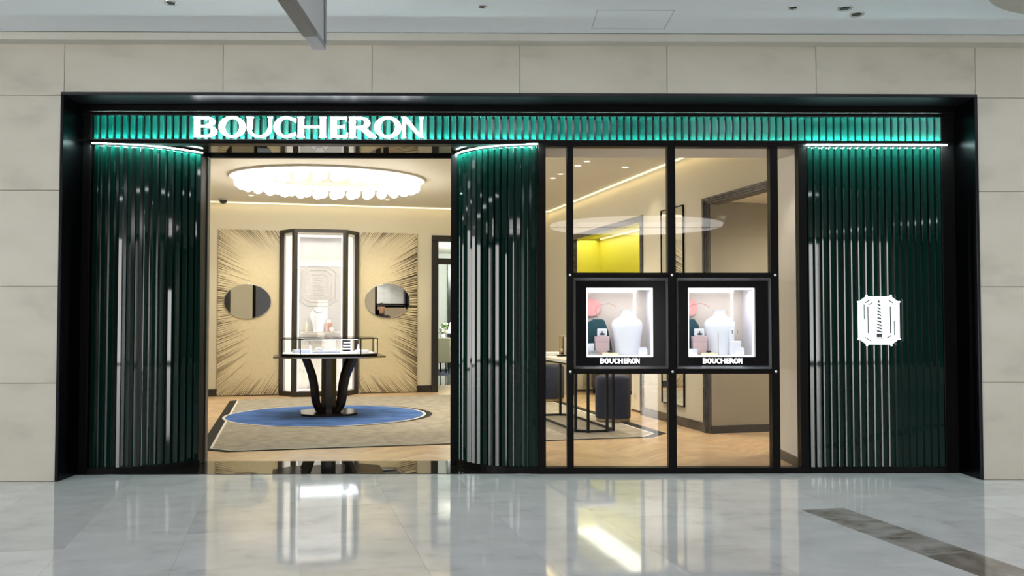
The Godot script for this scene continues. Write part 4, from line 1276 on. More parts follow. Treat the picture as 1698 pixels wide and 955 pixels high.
# ---------------------------------------------------------------- chandelier, table, rug
func chandelier() -> void:
	var t := thing("ring_chandelier", "large ring chandelier of glowing globe bulbs on the shop ceiling", "chandelier", L(-1.28, 3.62, 6.55), A)
	var st := S()
	lathe(st, [Vector2(1.00, 0.118), Vector2(1.00, 0.10), Vector2(1.02, 0.09), Vector2(1.53, 0.09)], 96, Transform3D.IDENTITY, 1.0, 0.83)
	obj("ring_plate", st, M.white, t)
	var ed := S()
	lathe(ed, [Vector2(1.53, 0.09), Vector2(1.54, 0.095), Vector2(1.54, 0.118)], 96, Transform3D.IDENTITY, 1.0, 0.83)
	obj("plate_edge", ed, M.soffit, t)
	var b := S()
	ball(b, Vector3.ZERO, Vector3.ONE * 0.083, 16)
	b.generate_normals()
	var bm := b.commit()
	var cap := S()
	lathe(cap, [Vector2(0, 0.089), Vector2(0.034, 0.089), Vector2(0.034, 0.07), Vector2(0, 0.07)], 12)
	cap.generate_normals()
	var cm := cap.commit()
	for i in 56:
		var outer := i < 30
		var a := TAU * (i / 30.0 if outer else (i - 30 + 0.3) / 26.0)
		var r := 1.38 if outer else 1.14
		var p := Vector3(cos(a) * r, 0, sin(a) * r * 0.83)
		var o := obj("globe_bulb", bm, M.bulb_light, t)
		o.position = p
		var c := obj("lamp_holder", cm, M.white, o)
		c.position = Vector3.ZERO
		omni("globe_bulb_lamp", t.transform * p, 0.135, Color(1, 0.955, 0.86), 0.08)

func centre_table() -> void:
	var at := L(-1.28, 0.0, 6.24)
	var t := thing("display_table", "dark glossy octagonal table with curved legs on the blue rug circle", "table", at + Vector3(0, 0.012, 0), A)
	var o := oct(0.42, 0.48, 0.16, 0.18)
	var st := S()
	prism(st, o, Vector3.ZERO, Vector3.RIGHT, Vector3.BACK, Vector3.UP, 0.0, 0.035)
	obj("foot_plate", st, M.dark_wood, t)
	var col := S()
	prism(col, ngon(8, 0.122, PI / 8), Vector3.ZERO, Vector3.RIGHT, Vector3.BACK, Vector3.UP, 0.035, 0.8825)
	obj("column", col, M.dark_wood, t)
	for k in 4:
		var a := PI / 4 + k * PI / 2
		var dir := Vector3(cos(a), 0, sin(a))
		var side := Vector3(-sin(a), 0, cos(a))
		var prof := [[0.51, 0.8825], [0.44, 0.76], [0.36, 0.60], [0.315, 0.44], [0.295, 0.30], [0.27, 0.18], [0.215, 0.09], [0.13, 0.05]]
		var ls := S()
		for i in prof.size() - 1:
			var p := Vector2(prof[i][0], prof[i][1])
			var q := Vector2(prof[i + 1][0], prof[i + 1][1])
			var tp := (q - p) if i == 0 else (q - Vector2(prof[i - 1][0], prof[i - 1][1]))
			var tq := (q - p) if i == prof.size() - 2 else (Vector2(prof[i + 2][0], prof[i + 2][1]) - p)
			var np := tp.normalized().orthogonal() * 0.042
			var nq := tq.normalized().orthogonal() * 0.042
			prism(ls, PackedVector2Array([p + np, q + nq, q - nq, p - np]), Vector3.ZERO, dir, Vector3.UP, side, -0.045, 0.045)
		obj("leg", ls, M.dark_wood, t)
	var tp2 := S()
	prism(tp2, oct(0.835, 0.70, 0.30, 0.26), Vector3.ZERO, Vector3.RIGHT, Vector3.BACK, Vector3.UP, 0.883, 0.905)
	obj("table_top", tp2, M.dark_wood, t)
	var ed := S()
	prism(ed, oct(0.839, 0.704, 0.301, 0.261), Vector3.ZERO, Vector3.RIGHT, Vector3.BACK, Vector3.UP, 0.889, 0.899)
	obj("metal_edge", ed, M.steel, t)
	# glass showcase on it
	var c := thing("glass_showcase", "octagonal glass showcase with black edges on the centre table", "display case", at + Vector3(0, 0.918, 0), A)
	var co := oct(0.715, 0.60, 0.27, 0.23)
	var bs := S()
	prism(bs, co, Vector3.ZERO, Vector3.RIGHT, Vector3.BACK, Vector3.UP, 0.0, 0.032)
	obj("base", bs, M.black, c)
	var fl := S()
	prism(fl, oct(0.69, 0.575, 0.262, 0.222), Vector3.ZERO, Vector3.RIGHT, Vector3.BACK, Vector3.UP, 0.0325, 0.042)
	obj("display_floor", fl, M.tray_white, c)
	for i in 8:
		var p := Vector3(co[i].x, 0, co[i].y)
		var q := Vector3(co[(i + 1) % 8].x, 0, co[(i + 1) % 8].y)
		var bar := S()
		tube(bar, [p + Vector3(0, 0.266, 0), q + Vector3(0, 0.266, 0)], 0.007, 4)
		obj("top_rail", bar, M.black, c)
		var po := S()
		tube(po, [p + Vector3(0, 0.03, 0), p + Vector3(0, 0.266, 0)], 0.008, 4)
		obj("corner_post", po, M.black, c)
		var gl := S()
		var nn := (q - p).cross(Vector3.UP).normalized() * 0.003
		prism(gl, PackedVector2Array([Vector2(0, 0.033), Vector2((q - p).length(), 0.033), Vector2((q - p).length(), 0.262), Vector2(0, 0.262)]), p, (q - p).normalized(), Vector3.UP, nn.normalized(), -0.003, 0.003)
		obj("glass_pane", gl, M.pane_clear, c)
	var tg := S()
	prism(tg, oct(0.70, 0.585, 0.265, 0.225), Vector3.ZERO, Vector3.RIGHT, Vector3.BACK, Vector3.UP, 0.268, 0.274)
	obj("glass_top", tg, M.pane_clear, c)
	area("showcase_lamp", at + Vector3(0, 1.18, 0), Basis(Vector3.UP, A) * DOWN, Vector2(0.9, 0.7), 0.55, Color(0.93, 0.96, 1))
	obj("led_strip", bx(-0.40, 0.40, 0.252, 0.258, 0.575, 0.583), M.vitrine_light, c)
	var X := c.transform
	var grp := "jewellery displays in the table showcase"
	var y := 0.0425
	box_thing("jewel_tray", "wide pale blue jewel tray in the middle of the table showcase", "tray", X * Vector3(-0.05, y, 0.20), Vector3(0.42, 0.030, 0.20), M.tray_blue, grp, A)
	box_thing("jewel_tray", "slanted pale blue tray at the left of the table showcase", "tray", X * Vector3(-0.42, y, 0.06), Vector3(0.24, 0.05, 0.20), M.tray_blue, grp, A + 0.2)
	box_thing("jewel_tray", "white tray at the right end of the table showcase", "tray", X * Vector3(0.50, y, 0.12), Vector3(0.20, 0.04, 0.20), M.bust_white, grp, A - 0.2)
	var tw := thing("tiered_stand", "small black and white tiered stand at the right of the table showcase", "stand", X * Vector3(0.27, y, 0.12), A, grp)
	for i in 4:
		obj("tier", bx(-0.075 + i * 0.008, 0.075 - i * 0.008, 0.048 * i, 0.048 * i + 0.024, -0.05, 0.05, 0.003), M.bust_white, tw)
		obj("tier_post", bx(-0.05, 0.05, 0.048 * i + 0.0245, 0.0475 + 0.048 * i, -0.03, 0.03), M.black, tw)
	for q in [[-0.28, -0.22, 0.10, "slim white ring cone behind the trays, left in the table showcase"], [0.46, -0.10, 0.12, "slim white ring cone near the right end of the table showcase"]]:
		var cn := S()
		lathe(cn, [Vector2(0, 0), Vector2(0.028, 0), Vector2(0.008, q[2]), Vector2(0, q[2] + 0.004)], 14)
		tag(obj("ring_cone", cn, M.bust_white), q[3], "ring stand", grp).transform = X * Transform3D(Basis.IDENTITY, Vector3(q[0], y, q[1]))
	for q in [[-0.16, 0.22, "fanned blue and silver brooch on the middle tray of the table showcase"], [0.05, 0.20, "silver jewel cluster on the middle tray of the table showcase"]]:
		var br := S()
		for i in 7:
			var a := PI * (0.1 + 0.8 * i / 6)
			ball(br, Vector3(cos(a) * 0.05, 0.012 + sin(a) * 0.03, -sin(a) * 0.03), Vector3(0.018, 0.012, 0.014), 8)
		tag(obj("brooch", br, M.gem), q[2], "brooch", grp).transform = X * Transform3D(Basis.IDENTITY, Vector3(q[0], y + 0.0305, q[1]))

func lslab(parent: Node3D, called: String, pts: PackedVector2Array, y0: float, y1: float, m: Material) -> MeshInstance3D:
	# polygon of (u, w) from the parent's origin
	var st := S()
	prism(st, pts, Vector3.ZERO, Vector3.RIGHT, Vector3.FORWARD, Vector3.UP, y0, y1)
	return obj(called, st, m, parent)

func rug() -> void:
	var o := Vector2(-0.025, 5.85)
	var t := thing("rug", "long grey octagonal rug with black border and blue circle under the table", "rug", L(o.x, 0.0, o.y), A)
	var rect := func(u0: float, u1: float, w0: float, w1: float, cu: float, cw: float) -> PackedVector2Array:
		return PackedVector2Array([Vector2(u0 + cu, w0) - o, Vector2(u1 - cu, w0) - o, Vector2(u1, w0 + cw) - o, Vector2(u1, w1 - cw) - o, Vector2(u1 - cu, w1) - o, Vector2(u0 + cu, w1) - o, Vector2(u0, w1 - cw) - o, Vector2(u0, w0 + cw) - o])
	lslab(t, "black_border", rect.call(-2.90, 2.85, 2.475, 9.20, 0.32, 0.30), 0.001, 0.008, M.rug_black)
	lslab(t, "white_line", rect.call(-2.775, 2.69, 2.515, 9.155, 0.25, 0.26), 0.0085, 0.0095, M.rug_white)
	lslab(t, "grey_field", rect.call(-2.745, 2.655, 2.53, 9.135, 0.24, 0.25), 0.0095, 0.0105, M.rug_grey)
	lslab(t, "black_disc", shift(ngon(96, 1.57), Vector2(-1.27, 6.06) - o), 0.0105, 0.0108, M.rug_black)
	lslab(t, "white_ring", shift(ngon(96, 1.525), Vector2(-1.32, 6.08) - o), 0.0108, 0.0111, M.rug_white)
	lslab(t, "blue_disc", shift(ngon(96, 1.485), Vector2(-1.32, 6.08) - o), 0.0111, 0.0115, M.rug_blue)

func shift(p: PackedVector2Array, d: Vector2) -> PackedVector2Array:
	var q := PackedVector2Array()
	for v in p:
		q.append(v + d)
	return q

# ---------------------------------------------------------------- right half of the shop
func pouf(label: String, at: Vector3, r: float, h: float, m: Material) -> void:
	var t := thing("pouf", label, "pouf", at, A, "round poufs")
	var st := S()
	lathe(st, [Vector2(0, 0.045), Vector2(r - 0.01, 0.045), Vector2(r, 0.06), Vector2(r, h - 0.05), Vector2(r - 0.012, h - 0.02), Vector2(r - 0.045, h), Vector2(0, h + 0.004)], 40)
	obj("cushion", st, m, t)
	var b := S()
	lathe(b, [Vector2(0, 0.0), Vector2(r - 0.015, 0.0), Vector2(r - 0.015, 0.0445), Vector2(0, 0.0445)], 40)
	obj("base_ring", b, M.gold_frame, t)
	var s := []
	for i in 41:
		s.append(Vector3(cos(TAU * i / 40) * (r + 0.001), h * 0.42, sin(TAU * i / 40) * (r + 0.001)))
	var sm := S()
	tube(sm, s, 0.004, 5)
	obj("seam", sm, m, t)

func right_side() -> void:
	pouf("round dark blue velvet pouf in full view behind the bars of the console table", Vector3(1.605, 0.012, -4.75), 0.255, 0.655, M.velvet)
	pouf("round dark blue velvet pouf farther back, half hidden by the curved column", Vector3(0.835, 0.012, -8.0), 0.285, 0.64, M.velvet)
	# console table: long octagonal frame of black bars under a white top
	var t := thing("console_table", "console table of thin black bars with a white marble top behind the shop window", "table", L(2.0, 0.012, 4.05), A)
	var o := oct(0.26, 1.03, 0.13, 0.12)
	for yy in [0.018, 0.868]:
		for i in 8:
			var p := Vector3(o[i].x, yy, o[i].y)
			var q := Vector3(o[(i + 1) % 8].x, yy, o[(i + 1) % 8].y)
			var st := S()
			tube(st, [p, q], 0.016, 4)
			obj("base_rail" if yy < 0.1 else "top_rail", st, M.black, t)
	for i in 8:
		var st := S()
		box(st, Vector3(o[i].x - 0.017, 0.0, o[i].y - 0.017), Vector3(o[i].x + 0.017, 0.872, o[i].y + 0.017), 0.003)
		obj("leg", st, M.black, t)
	var tp := S()
	prism(tp, oct(0.31, 1.09, 0.15, 0.14), Vector3.ZERO, Vector3.RIGHT, Vector3.BACK, Vector3.UP, 0.885, 0.925)
	obj("table_top", tp, M.veined_white, t)
	box_thing("jewel_tray", "low white tray lying on the console table", "tray", L(1.93, 0.9375, 4.85), Vector3(0.24, 0.05, 0.18), M.bust_white, "", A)
	var g := thing("table_mirror", "small gold framed table mirror on the far end of the console table", "mirror", L(2.02, 0.9375, 4.55), A + 0.5)
	obj("frame", bx(-0.09, 0.09, 0.0, 0.30, -0.012, 0.012, 0.004), M.gold_frame, g)
	obj("mirror_glass", bx(-0.075, 0.075, 0.015, 0.285, 0.0125, 0.014), M.mirror, g)
	obj("foot", bx(-0.095, 0.095, -0.0005, 0.02, -0.05, 0.05, 0.003), M.black, g)
	# framed full length mirror on the right wall
	var m := thing("wall_mirror", "tall slim mirror in a thin black frame on the right wall beside the doorway", "mirror", L(3.409, 0.27, 3.77), A - PI / 2)
	obj("mirror_glass", bx(-0.37, 0.37, 0.012, 2.79, 0.002, 0.016), M.mirror, m)
	for r in [[-0.379, -0.37, 0.0, 2.80], [0.37, 0.379, 0.0, 2.80], [-0.37, 0.37, 0.0, 0.012], [-0.37, 0.37, 2.788, 2.80]]:
		obj("frame", bx(r[0], r[1], r[2], r[3], 0.0, 0.028, 0.002), M.black, m)

func yellow_room() -> void:
	var s := struct("wall_yellow_room", "bright yellow walls of the room beyond the right wall")
	obj("yellow_wall", lbx(5.10, 5.25, 0.0, 3.5, 2.72, 11.75), M.yellow, s)
	obj("yellow_wall", lbx(3.56, 5.10, 0.0, 3.5, 11.60, 11.75), M.yellow, s)
	obj("yellow_wall", lbx(3.42, 3.56, 0.0, 3.5, 10.21, 11.60), M.yellow, s)
	obj("yellow_wall", lbx(3.56, 5.10, 0.0, 3.5, 2.73, 2.85), M.yellow, s)
	obj("ceiling_field", lbx(3.555, 5.10, 3.32, 3.5, 2.85, 11.60), M.yellow_ceiling, s)
	obj("cove_light_line", lbx(5.075, 5.098, 3.295, 3.318, 4.0, 11.5), M.cove_light, s)
	area("yellow_cove_lamp", L(4.72, 3.28, 8.2), Basis(Vector3.UP, A + PI / 2) * DOWN, Vector2(7.0, 0.6), 3.8, Color(1, 0.99, 0.93))
	for i in 7:
		var w := 6.4 + i * 0.62
		var st := S()
		lathe(st, [Vector2(0, 0.0), Vector2(0.055, 0.0), Vector2(0.06, 0.008), Vector2(0, 0.008)], 16)  # plain dark disc just below the ceiling
		var o := tag(obj("dark_disc", st, M.lens_dark), "small dark disc %s along the yellow room's ceiling" % ["first", "second", "third", "fourth", "fifth", "sixth", "seventh"][i], "ceiling light", "dark spots in the yellow room's ceiling")
		o.position = L(4.2 + 0.12 * (i % 2), 3.311, w)
	spot("yellow_room_lamp", L(4.3, 3.28, 7.0), 3.5, 70.0, Color(1, 0.95, 0.8))
	# marble pedestals and an armchair seen through the opening
	var c := thing("marble_pedestal", "white pedestal of dark veined marble just inside the yellow room's opening", "pedestal", L(3.66, 0.0, 5.42), A)
	obj("shaft", bx(-0.17, 0.17, 0.03, 0.96, -0.17, 0.17, 0.006), M.veined_marble, c)
	obj("cap", bx(-0.19, 0.19, 0.9605, 1.0, -0.19, 0.19, 0.006), M.veined_marble, c)
	obj("foot", bx(-0.175, 0.175, 0.0, 0.0295, -0.175, 0.175, 0.004), M.dark_marble, c)
	var c2 := thing("marble_counter", "low beige marble counter far inside the yellow room", "counter", L(4.02, 0.0, 9.6), A)
	obj("front", bx(-0.42, 0.42, 0.04, 0.86, -0.2, 0.2, 0.006), M.veined_white, c2)
	obj("worktop", bx(-0.44, 0.44, 0.8605, 0.90, -0.22, 0.22, 0.006), M.veined_white, c2)
	obj("foot", bx(-0.41, 0.41, 0.0, 0.0395, -0.19, 0.19), M.dark_marble, c2)
	var ch := thing("armchair", "mauve brown armchair in the yellow room, half hidden by the blue pouf", "armchair", L(4.33, 0.0, 8.75), A)
	obj("seat", bx(-0.33, 0.33, 0.09, 0.42, -0.32, 0.32, 0.04), M.mauve, ch)
	obj("backrest", bx(-0.33, 0.33, 0.425, 0.82, -0.32, -0.18, 0.05), M.mauve, ch)
	for s2 in [-1, 1]:
		obj("armrest", bx(s2 * 0.33 - 0.06, s2 * 0.33 + 0.06, 0.425, 0.60, -0.17, 0.30, 0.03), M.mauve, ch)
		for z in [-0.27, 0.27]:
			obj("leg", bx(s2 * 0.28 - 0.02, s2 * 0.28 + 0.02, 0.0, 0.0895, z - 0.02, z + 0.02), M.black, ch)

func back_room() -> void:
	var s := struct("wall_back_room", "pale grey walls of the room beyond the back doorway")
	obj("grey_wall", lbx(0.3, 4.6, 0.0, 3.5, 18.3, 18.45), M.grey_wall, s)
	obj("grey_wall", lbx(0.15, 0.3, 0.0, 3.5, 10.21, 18.3), M.grey_wall, s)
	obj("grey_wall", lbx(4.6, 4.75, 0.0, 3.5, 11.9, 18.3), M.grey_wall, s)
	obj("grey_wall", lbx(3.25, 3.40, 0.0, 3.5, 10.21, 11.9), M.grey_wall, s)
	obj("grey_wall", lbx(3.40, 4.6, 0.0, 3.5, 11.9, 12.0), M.grey_wall, s)
	obj("ceiling_field", lbx(0.3, 4.6, 3.4, 3.5, 10.21, 18.3), M.shop_ceiling, s)
	obj("dark_door", lbx(2.72, 3.5, 0.0, 3.1, 18.23, 18.295, 0.005), M.dark_skirting, s)
	var f := struct("floor", "grey stone floor with a dark blue carpet beyond the back doorway")
	obj("floor_field", lbx(0.3, 4.6, -0.28, -0.003, 11.9, 18.3), M.floor_marble_grey, f)
	obj("carpet", lbx(0.4, 4.5, -0.003, 0.012, 15.3, 17.9, 0.004), M.carpet_dark, f)
	omni("added_back_room_lamp", L(3.2, 3.0, 15.0), 9.0, Color(0.98, 1, 0.96), 0.15)  # added with an unseen globe to brighten the grey walls
	var bl := S()
	ball(bl, Vector3.ZERO, Vector3.ONE * 0.16, 16)
	tag(obj("added_globe_light", bl, M.shade_light), "glowing globe light added to brighten the room beyond the back doorway", "lamp").position = L(3.2, 3.0, 15.0)
	# an upholstered chair, a side table, flowers and a lamp
	var c := thing("side_chair", "upholstered olive grey chair with black legs beyond the back doorway", "chair", L(2.06, 0.0125, 15.75), A)
	obj("seat", bx(-0.25, 0.25, 0.44, 0.54, -0.25, 0.25, 0.03), M.chair_cloth, c)
	obj("backrest", bx(-0.25, 0.25, 0.30, 0.97, 0.255, 0.33, 0.03), M.chair_cloth, c)
	for x in [-0.2, 0.2]:
		for z in [-0.2, 0.2]:
			var st := S()
			tube(st, [Vector3(x, 0.44, z), Vector3(x * 1.1, 0.0, z * 1.1)], 0.018, 6)
			obj("leg", st, M.black, c)
	var tb := thing("side_table", "dark brown table carrying flowers and a lamp beyond the back doorway", "table", L(2.55, 0.0125, 16.6), A)
	obj("table_top", bx(-0.42, 0.42, 0.86, 0.90, -0.3, 0.3, 0.005), M.table_wood, tb)
	obj("apron", bx(-0.38, 0.38, 0.70, 0.8595, -0.26, 0.26, 0.005), M.table_wood, tb)
	for x in [-0.36, 0.36]:
		for z in [-0.24, 0.24]:
			obj("leg", bx(x - 0.02, x + 0.02, 0, 0.6995, z - 0.02, z + 0.02), M.black, tb)
	var v := thing("flower_vase", "bunch of white flowers with green leaves on the table beyond the back doorway", "flowers", L(2.28, 0.9135, 16.55), A)
	var vs := S()
	lathe(vs, [Vector2(0, 0), Vector2(0.05, 0), Vector2(0.07, 0.06), Vector2(0.05, 0.14), Vector2(0.0, 0.14)], 16)
	obj("vase", vs, M.bust_white, v)
	for i in 26:
		var a := rng.randf() * TAU
		var r := rng.randf_range(0.02, 0.19)
		var p := Vector3(cos(a) * r, rng.randf_range(0.18, 0.42), sin(a) * r * 0.7)
		var st := S()
		if i % 2:
			ball(st, p, Vector3(0.04, 0.03, 0.04), 8)
			obj("blossom", st, M.petal, v)
		else:
			tube(st, [Vector3(0, 0.12, 0), p * 0.7, p], 0.006, 4)
			ball(st, p, Vector3(0.05, 0.02, 0.035), 8)
			obj("leaf", st, M.leaf, v)
	var l := thing("table_lamp", "small lamp with a glowing white shade on the table beyond the back doorway", "lamp", L(2.62, 0.9135, 16.6), A)
	var ls := S()
	lathe(ls, [Vector2(0.19, 0.16), Vector2(0.20, 0.18), Vector2(0.12, 0.46), Vector2(0.05, 0.50)], 24)
	obj("lamp_shade", ls, M.shade_light, l)
	var lb := S()
	lathe(lb, [Vector2(0, 0), Vector2(0.09, 0), Vector2(0.09, 0.015), Vector2(0.015, 0.03), Vector2(0.015, 0.40), Vector2(0, 0.40)], 16)
	obj("lamp_base", lb, M.gold_frame, l)
	omni("table_lamp_light", l.transform * Vector3(0, 0.32, 0), 0.25, Color(1, 0.93, 0.8), 0.05)

# ---------------------------------------------------------------- small ceiling fittings
func downlight(label: String, at: Vector3, r: float, lit: bool, grp: String, energy := 0.0, angle := 50.0) -> void:
	var t := thing("downlight", label, "ceiling light", at, 0.0, grp)
	var st := S()
	lathe(st, [Vector2(r * 0.72, -0.004), Vector2(r, -0.010), Vector2(r * 1.04, -0.001)], 24)
	obj("trim_ring", st, M.white if lit else M.chrome, t)
	var d := S()
	lathe(d, [Vector2(0, -0.0035), Vector2(r * 0.74, -0.0035), Vector2(r * 0.74, -0.001), Vector2(0, -0.001)], 24)
	obj("light_lens" if lit else "dark_lens", d, M.down_light if lit else M.lens_dark, t)
	if energy > 0.0:
		spot("downlight_lamp", at + Vector3(0, -0.02, 0), energy, angle, Color(1, 0.94, 0.83))

func ceiling_fittings() -> void:
	var g := "lit downlights in the shop ceiling"
	var ds := [[-2.567, 9.0, "left lit downlight in front of the back wall"], [-0.08, 9.0, "lit downlight in front of the right sunburst panel"], [-1.273, 7.077, "lit downlight within the ring chandelier"], [1.883, 3.458, "lit ceiling downlight nearest the window's top left pane corner"], [2.22, 4.055, "lit ceiling downlight second from the windows"], [2.21, 4.448, "lit ceiling downlight just behind the second one"], [2.938, 4.408, "lit ceiling downlight nearest the right wall's cove"], [2.193, 5.234, "lit ceiling downlight fifth from the windows"], [2.197, 5.67, "lit ceiling downlight farthest from the windows"]]
	for i in ds.size():
		downlight(ds[i][2], L(ds[i][0], 3.7395, ds[i][1]), 0.06, true, g, [2.2, 2.2, 0.8, 2.2, 2.2, 2.2, 0.7, 2.2, 2.2][i])
	downlight("lit downlight in the low soffit above the right window", Vector3(2.58, 3.1995, -0.809), 0.065, true, g, 0.5, 45.0)
	downlight("lit downlight in the low soffit above the middle mullion", Vector3(1.56, 3.1995, -0.80), 0.05, true, g, 0.6, 45.0)
	downlight("lit downlight in the low soffit above the left window", Vector3(0.74, 3.1995, -0.80), 0.05, true, g, 0.6, 45.0)
	for i in 3:
		downlight("lit downlight %s of the lacquer room, inside the right doorway" % ["nearest the frame", "in the middle", "farthest from the frame"][i], L(4.3 + 0.8 * i, 3.0195, 1.3), 0.06, true, "downlights of the lacquer room", 2.2, 85.0)
	var g2 := "unlit downlights in the corridor ceiling"
	var cs := [[-2.756, 0.924, 0.05, "small unlit downlight in the corridor ceiling left of the smoke screen"], [-0.167, 0.864, 0.035, "small unlit sprinkler like downlight in the middle of the corridor ceiling"], [2.454, 0.863, 0.04, "small unlit downlight left of the pair in the corridor ceiling"], [2.897, 0.853, 0.062, "chrome ringed downlight, upper one of the pair in the corridor ceiling"], [3.058, 0.703, 0.062, "chrome ringed downlight, lower one of the pair in the corridor ceiling"]]
	for c in cs:
		downlight(c[3], Vector3(c[0], 4.1195, c[1]), c[2], false, g2)
	var cam := thing("dome_camera", "dark dome camera on the shop ceiling above the left sunburst panel", "camera", L(-3.09, 3.7395, 9.6), A)
	var b := S()
	lathe(b, [Vector2(0, 0), Vector2(0.085, 0), Vector2(0.085, -0.03), Vector2(0, -0.03)], 20)
	obj("mount", b, M.box_grey, cam)
	var dm := S()
	lathe(dm, [Vector2(0.075, -0.0305), Vector2(0.07, -0.06), Vector2(0.045, -0.09), Vector2(0, -0.10)], 20)
	obj("dome", dm, M.lens_dark, cam)

# ---------------------------------------------------------------- the person mirrored in the right oval mirror
func sdf_mesh(bones: Array, lo: Vector3, hi: Vector3, cell: float, k: float) -> ArrayMesh:
	# bones: [a, b, radius at a, radius at b]; one smooth surface by surface nets
	var n := Vector3i(((hi - lo) / cell).ceil()) + Vector3i.ONE
	var val := PackedFloat32Array()
	val.resize(n.x * n.y * n.z)
	val.fill(1.0)
	for b in bones:
		var a: Vector3 = b[0]
		var d: Vector3 = b[1] - a
		var l2 := maxf(d.length_squared(), 1e-9)
		var m := maxf(b[2], b[3]) + k * 2.0 + cell * 2.0
		var p0 := Vector3i(((a.min(b[1]) - Vector3.ONE * m - lo) / cell).floor()).clamp(Vector3i.ZERO, n - Vector3i.ONE)
		var p1 := Vector3i(((a.max(b[1]) + Vector3.ONE * m - lo) / cell).ceil()).clamp(Vector3i.ZERO, n - Vector3i.ONE)
		for z in range(p0.z, p1.z + 1):
			for y in range(p0.y, p1.y + 1):
				for x in range(p0.x, p1.x + 1):
					var p := lo + Vector3(x, y, z) * cell - a
					var t := clampf(p.dot(d) / l2, 0.0, 1.0)
					var s := (p - d * t).length() - lerpf(b[2], b[3], t)
					var id := (z * n.y + y) * n.x + x
					var o := val[id]
					var h := maxf(k - absf(s - o), 0.0) / k
					val[id] = minf(s, o) - h * h * k * 0.25
	var st := SurfaceTool.new()
	st.begin(Mesh.PRIMITIVE_TRIANGLES)
	st.set_smooth_group(0)
	var verts := {}
	var strides := [1, n.x, n.x * n.y]
	for z in n.z - 1:
		for y in n.y - 1:
			for x in n.x - 1:
				var id := (z * n.y + y) * n.x + x
				var sum := Vector3.ZERO
				var c := 0
				var first := val[id] < 0.0
				var mixed := false
				for q in 8:
					var i2 := id + (q & 1) + ((q >> 1) & 1) * n.x + (q >> 2) * n.x * n.y
					if (val[i2] < 0.0) != first:
						mixed = true
						break
				if not mixed:
					continue
				for q in 8:
					for ax in 3:
						if q & (1 << ax):
							continue
						var o1 := Vector3i(q & 1, (q >> 1) & 1, q >> 2)
						var o2 := o1
						o2[ax] += 1
						var v1 := val[id + o1.x + o1.y * n.x + o1.z * n.x * n.y]
						var v2 := val[id + o2.x + o2.y * n.x + o2.z * n.x * n.y]
						if (v1 < 0.0) != (v2 < 0.0):
							sum += Vector3(o1).lerp(Vector3(o2), v1 / (v1 - v2))
							c += 1
				verts[id] = lo + (Vector3(x, y, z) + sum / c) * cell
	for id in verts:
		for ax in 3:
			var i2: int = id + strides[ax]
			if i2 >= val.size() or (val[id] < 0.0) == (val[i2] < 0.0):
				continue
			var u: int = strides[(ax + 1) % 3]
			var w: int = strides[(ax + 2) % 3]
			if not (verts.has(id - u) and verts.has(id - w) and verts.has(id - u - w)):
				continue
			var nn := Vector3.ZERO
			nn[ax] = 1.0 if val[id] < 0.0 else -1.0
			quad(st, verts[id], verts[id - u], verts[id - u - w], verts[id - w], nn)
	st.generate_normals()
	return st.commit()

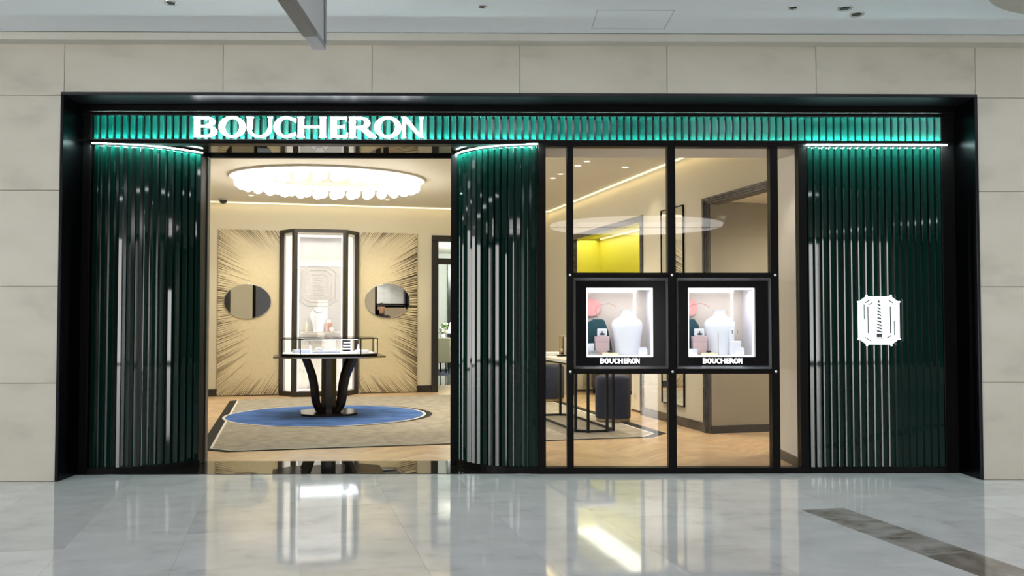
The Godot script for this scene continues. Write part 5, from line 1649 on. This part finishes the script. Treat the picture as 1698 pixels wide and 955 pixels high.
func person() -> void:
	# stands in the shop behind the right curved column; seen only in the oval mirror; faces the shop's back wall
	var t := thing("person", "person in dark clothes with short black hair, seen mirrored in the right oval mirror", "person", Vector3(-0.275, 0.012, -3.62), A + PI)
	var B := []
	for s in [-1.0, 1.0]:
		B.append([Vector3(s * 0.10, 0.92, 0), Vector3(s * 0.105, 0.50, 0.01), 0.085, 0.058])
		B.append([Vector3(s * 0.105, 0.50, 0.01), Vector3(s * 0.11, 0.09, -0.01), 0.056, 0.040])
		B.append([Vector3(s * 0.11, 0.05, -0.02), Vector3(s * 0.12, 0.035, 0.15), 0.042, 0.034])
		B.append([Vector3(s * 0.19, 1.47, 0), Vector3(s * 0.245, 1.18, 0.0), 0.052, 0.042])
		B.append([Vector3(s * 0.245, 1.18, 0.0), Vector3(s * 0.25, 0.93, 0.06), 0.040, 0.029])
		B.append([Vector3(s * 0.25, 0.93, 0.06), Vector3(s * 0.248, 0.86, 0.08), 0.030, 0.034])
	B.append([Vector3(0, 0.95, 0), Vector3(0, 1.15, 0), 0.125, 0.115])
	B.append([Vector3(-0.05, 0.96, 0), Vector3(0.05, 0.96, 0), 0.11, 0.11])
	B.append([Vector3(-0.08, 1.36, 0), Vector3(0.08, 1.36, 0), 0.115, 0.115])
	B.append([Vector3(-0.15, 1.49, 0), Vector3(0.15, 1.49, 0), 0.062, 0.062])
	B.append([Vector3(0, 1.50, 0), Vector3(0, 1.64, 0.02), 0.060, 0.052])
	B.append([Vector3(0, 1.755, 0.0), Vector3(0, 1.765, 0.03), 0.092, 0.088])
	B.append([Vector3(0, 1.67, 0.05), Vector3(0, 1.70, 0.04), 0.050, 0.060])
	B.append([Vector3(0, 1.735, 0.115), Vector3(0, 1.71, 0.13), 0.012, 0.016])
	for s in [-1.0, 1.0]:
		B.append([Vector3(s * 0.093, 1.75, 0.01), Vector3(s * 0.096, 1.71, 0.012), 0.014, 0.012])
	var body := obj("body", sdf_mesh(B, Vector3(-0.36, -0.02, -0.22), Vector3(0.36, 1.92, 0.26), 0.014, 0.03), M.skin, t)
	# fingers: short jointed chains rooted in each palm
	for s in [-1.0, 1.0]:
		var fs := S()
		for i in 4:
			var o := Vector3(s * (0.246 + 0.004 * i), 0.845 - 0.002 * i, 0.062 + 0.019 * i)
			var ln: float = [0.075, 0.083, 0.078, 0.06][3 - i]
			tube(fs, [o, o + Vector3(0, -ln * 0.45, 0.004), o + Vector3(-s * 0.008, -ln * 0.78, 0.002), o + Vector3(-s * 0.020, -ln, -0.002)], 0.0085, 7)
		tube(fs, [Vector3(s * 0.243, 0.90, 0.09), Vector3(s * 0.232, 0.865, 0.118), Vector3(s * 0.228, 0.83, 0.124)], 0.0095, 7)
		obj("fingers", fs, M.skin, body)
	var C := []
	for s in [-1.0, 1.0]:
		C.append([Vector3(s * 0.10, 0.95, 0), Vector3(s * 0.105, 0.50, 0.01), 0.105, 0.078])
		C.append([Vector3(s * 0.105, 0.50, 0.01), Vector3(s * 0.11, 0.09, 0.0), 0.076, 0.068])
	obj("trousers", sdf_mesh(C, Vector3(-0.26, 0.0, -0.18), Vector3(0.26, 1.12, 0.2), 0.016, 0.03), M.suit, t)
	var J := []
	for s in [-1.0, 1.0]:
		J.append([Vector3(s * 0.19, 1.475, 0), Vector3(s * 0.25, 1.18, 0.0), 0.070, 0.060])
		J.append([Vector3(s * 0.25, 1.18, 0.0), Vector3(s * 0.25, 0.955, 0.055), 0.058, 0.046])
		J.append([Vector3(s * 0.09, 0.86, 0), Vector3(s * 0.085, 1.15, 0), 0.118, 0.100])
	J.append([Vector3(-0.08, 1.36, 0), Vector3(0.08, 1.36, 0), 0.138, 0.138])
	J.append([Vector3(-0.15, 1.485, 0), Vector3(0.15, 1.485, 0), 0.082, 0.082])
	J.append([Vector3(0, 1.50, 0), Vector3(0, 1.565, 0.01), 0.082, 0.075])
	obj("jacket", sdf_mesh(J, Vector3(-0.38, 0.70, -0.22), Vector3(0.38, 1.68, 0.24), 0.016, 0.03), M.suit, t)
	var H := [[Vector3(0, 1.79, -0.015), Vector3(0, 1.805, 0.03), 0.098, 0.088], [Vector3(0, 1.74, -0.05), Vector3(0, 1.70, -0.055), 0.082, 0.06]]
	obj("hair", sdf_mesh(H, Vector3(-0.14, 1.60, -0.18), Vector3(0.14, 1.93, 0.16), 0.010, 0.02), M.hair, t)
	for s in [-1.0, 1.0]:
		var es := S()
		ball(es, Vector3(s * 0.034, 1.752, 0.106), Vector3(0.013, 0.008, 0.010), 10)
		obj("eye", es, M.lens_dark, t)
		var sh := S()
		loft(sh, [[0.0, 0.048, 0.14, 0.0], [0.03, 0.05, 0.142, 0.0], [0.06, 0.045, 0.10, 0.0], [0.085, 0.042, 0.06, 0.0]], 18, Transform3D(Basis(Vector3.UP, -s * 0.08), Vector3(s * 0.115, 0.0, 0.055)))
		obj("shoe", sh, M.black, t)
	var ms := S()
	ball(ms, Vector3(0, 1.672, 0.102), Vector3(0.024, 0.006, 0.008), 10)
	obj("mouth", ms, M.niche_pink, t)
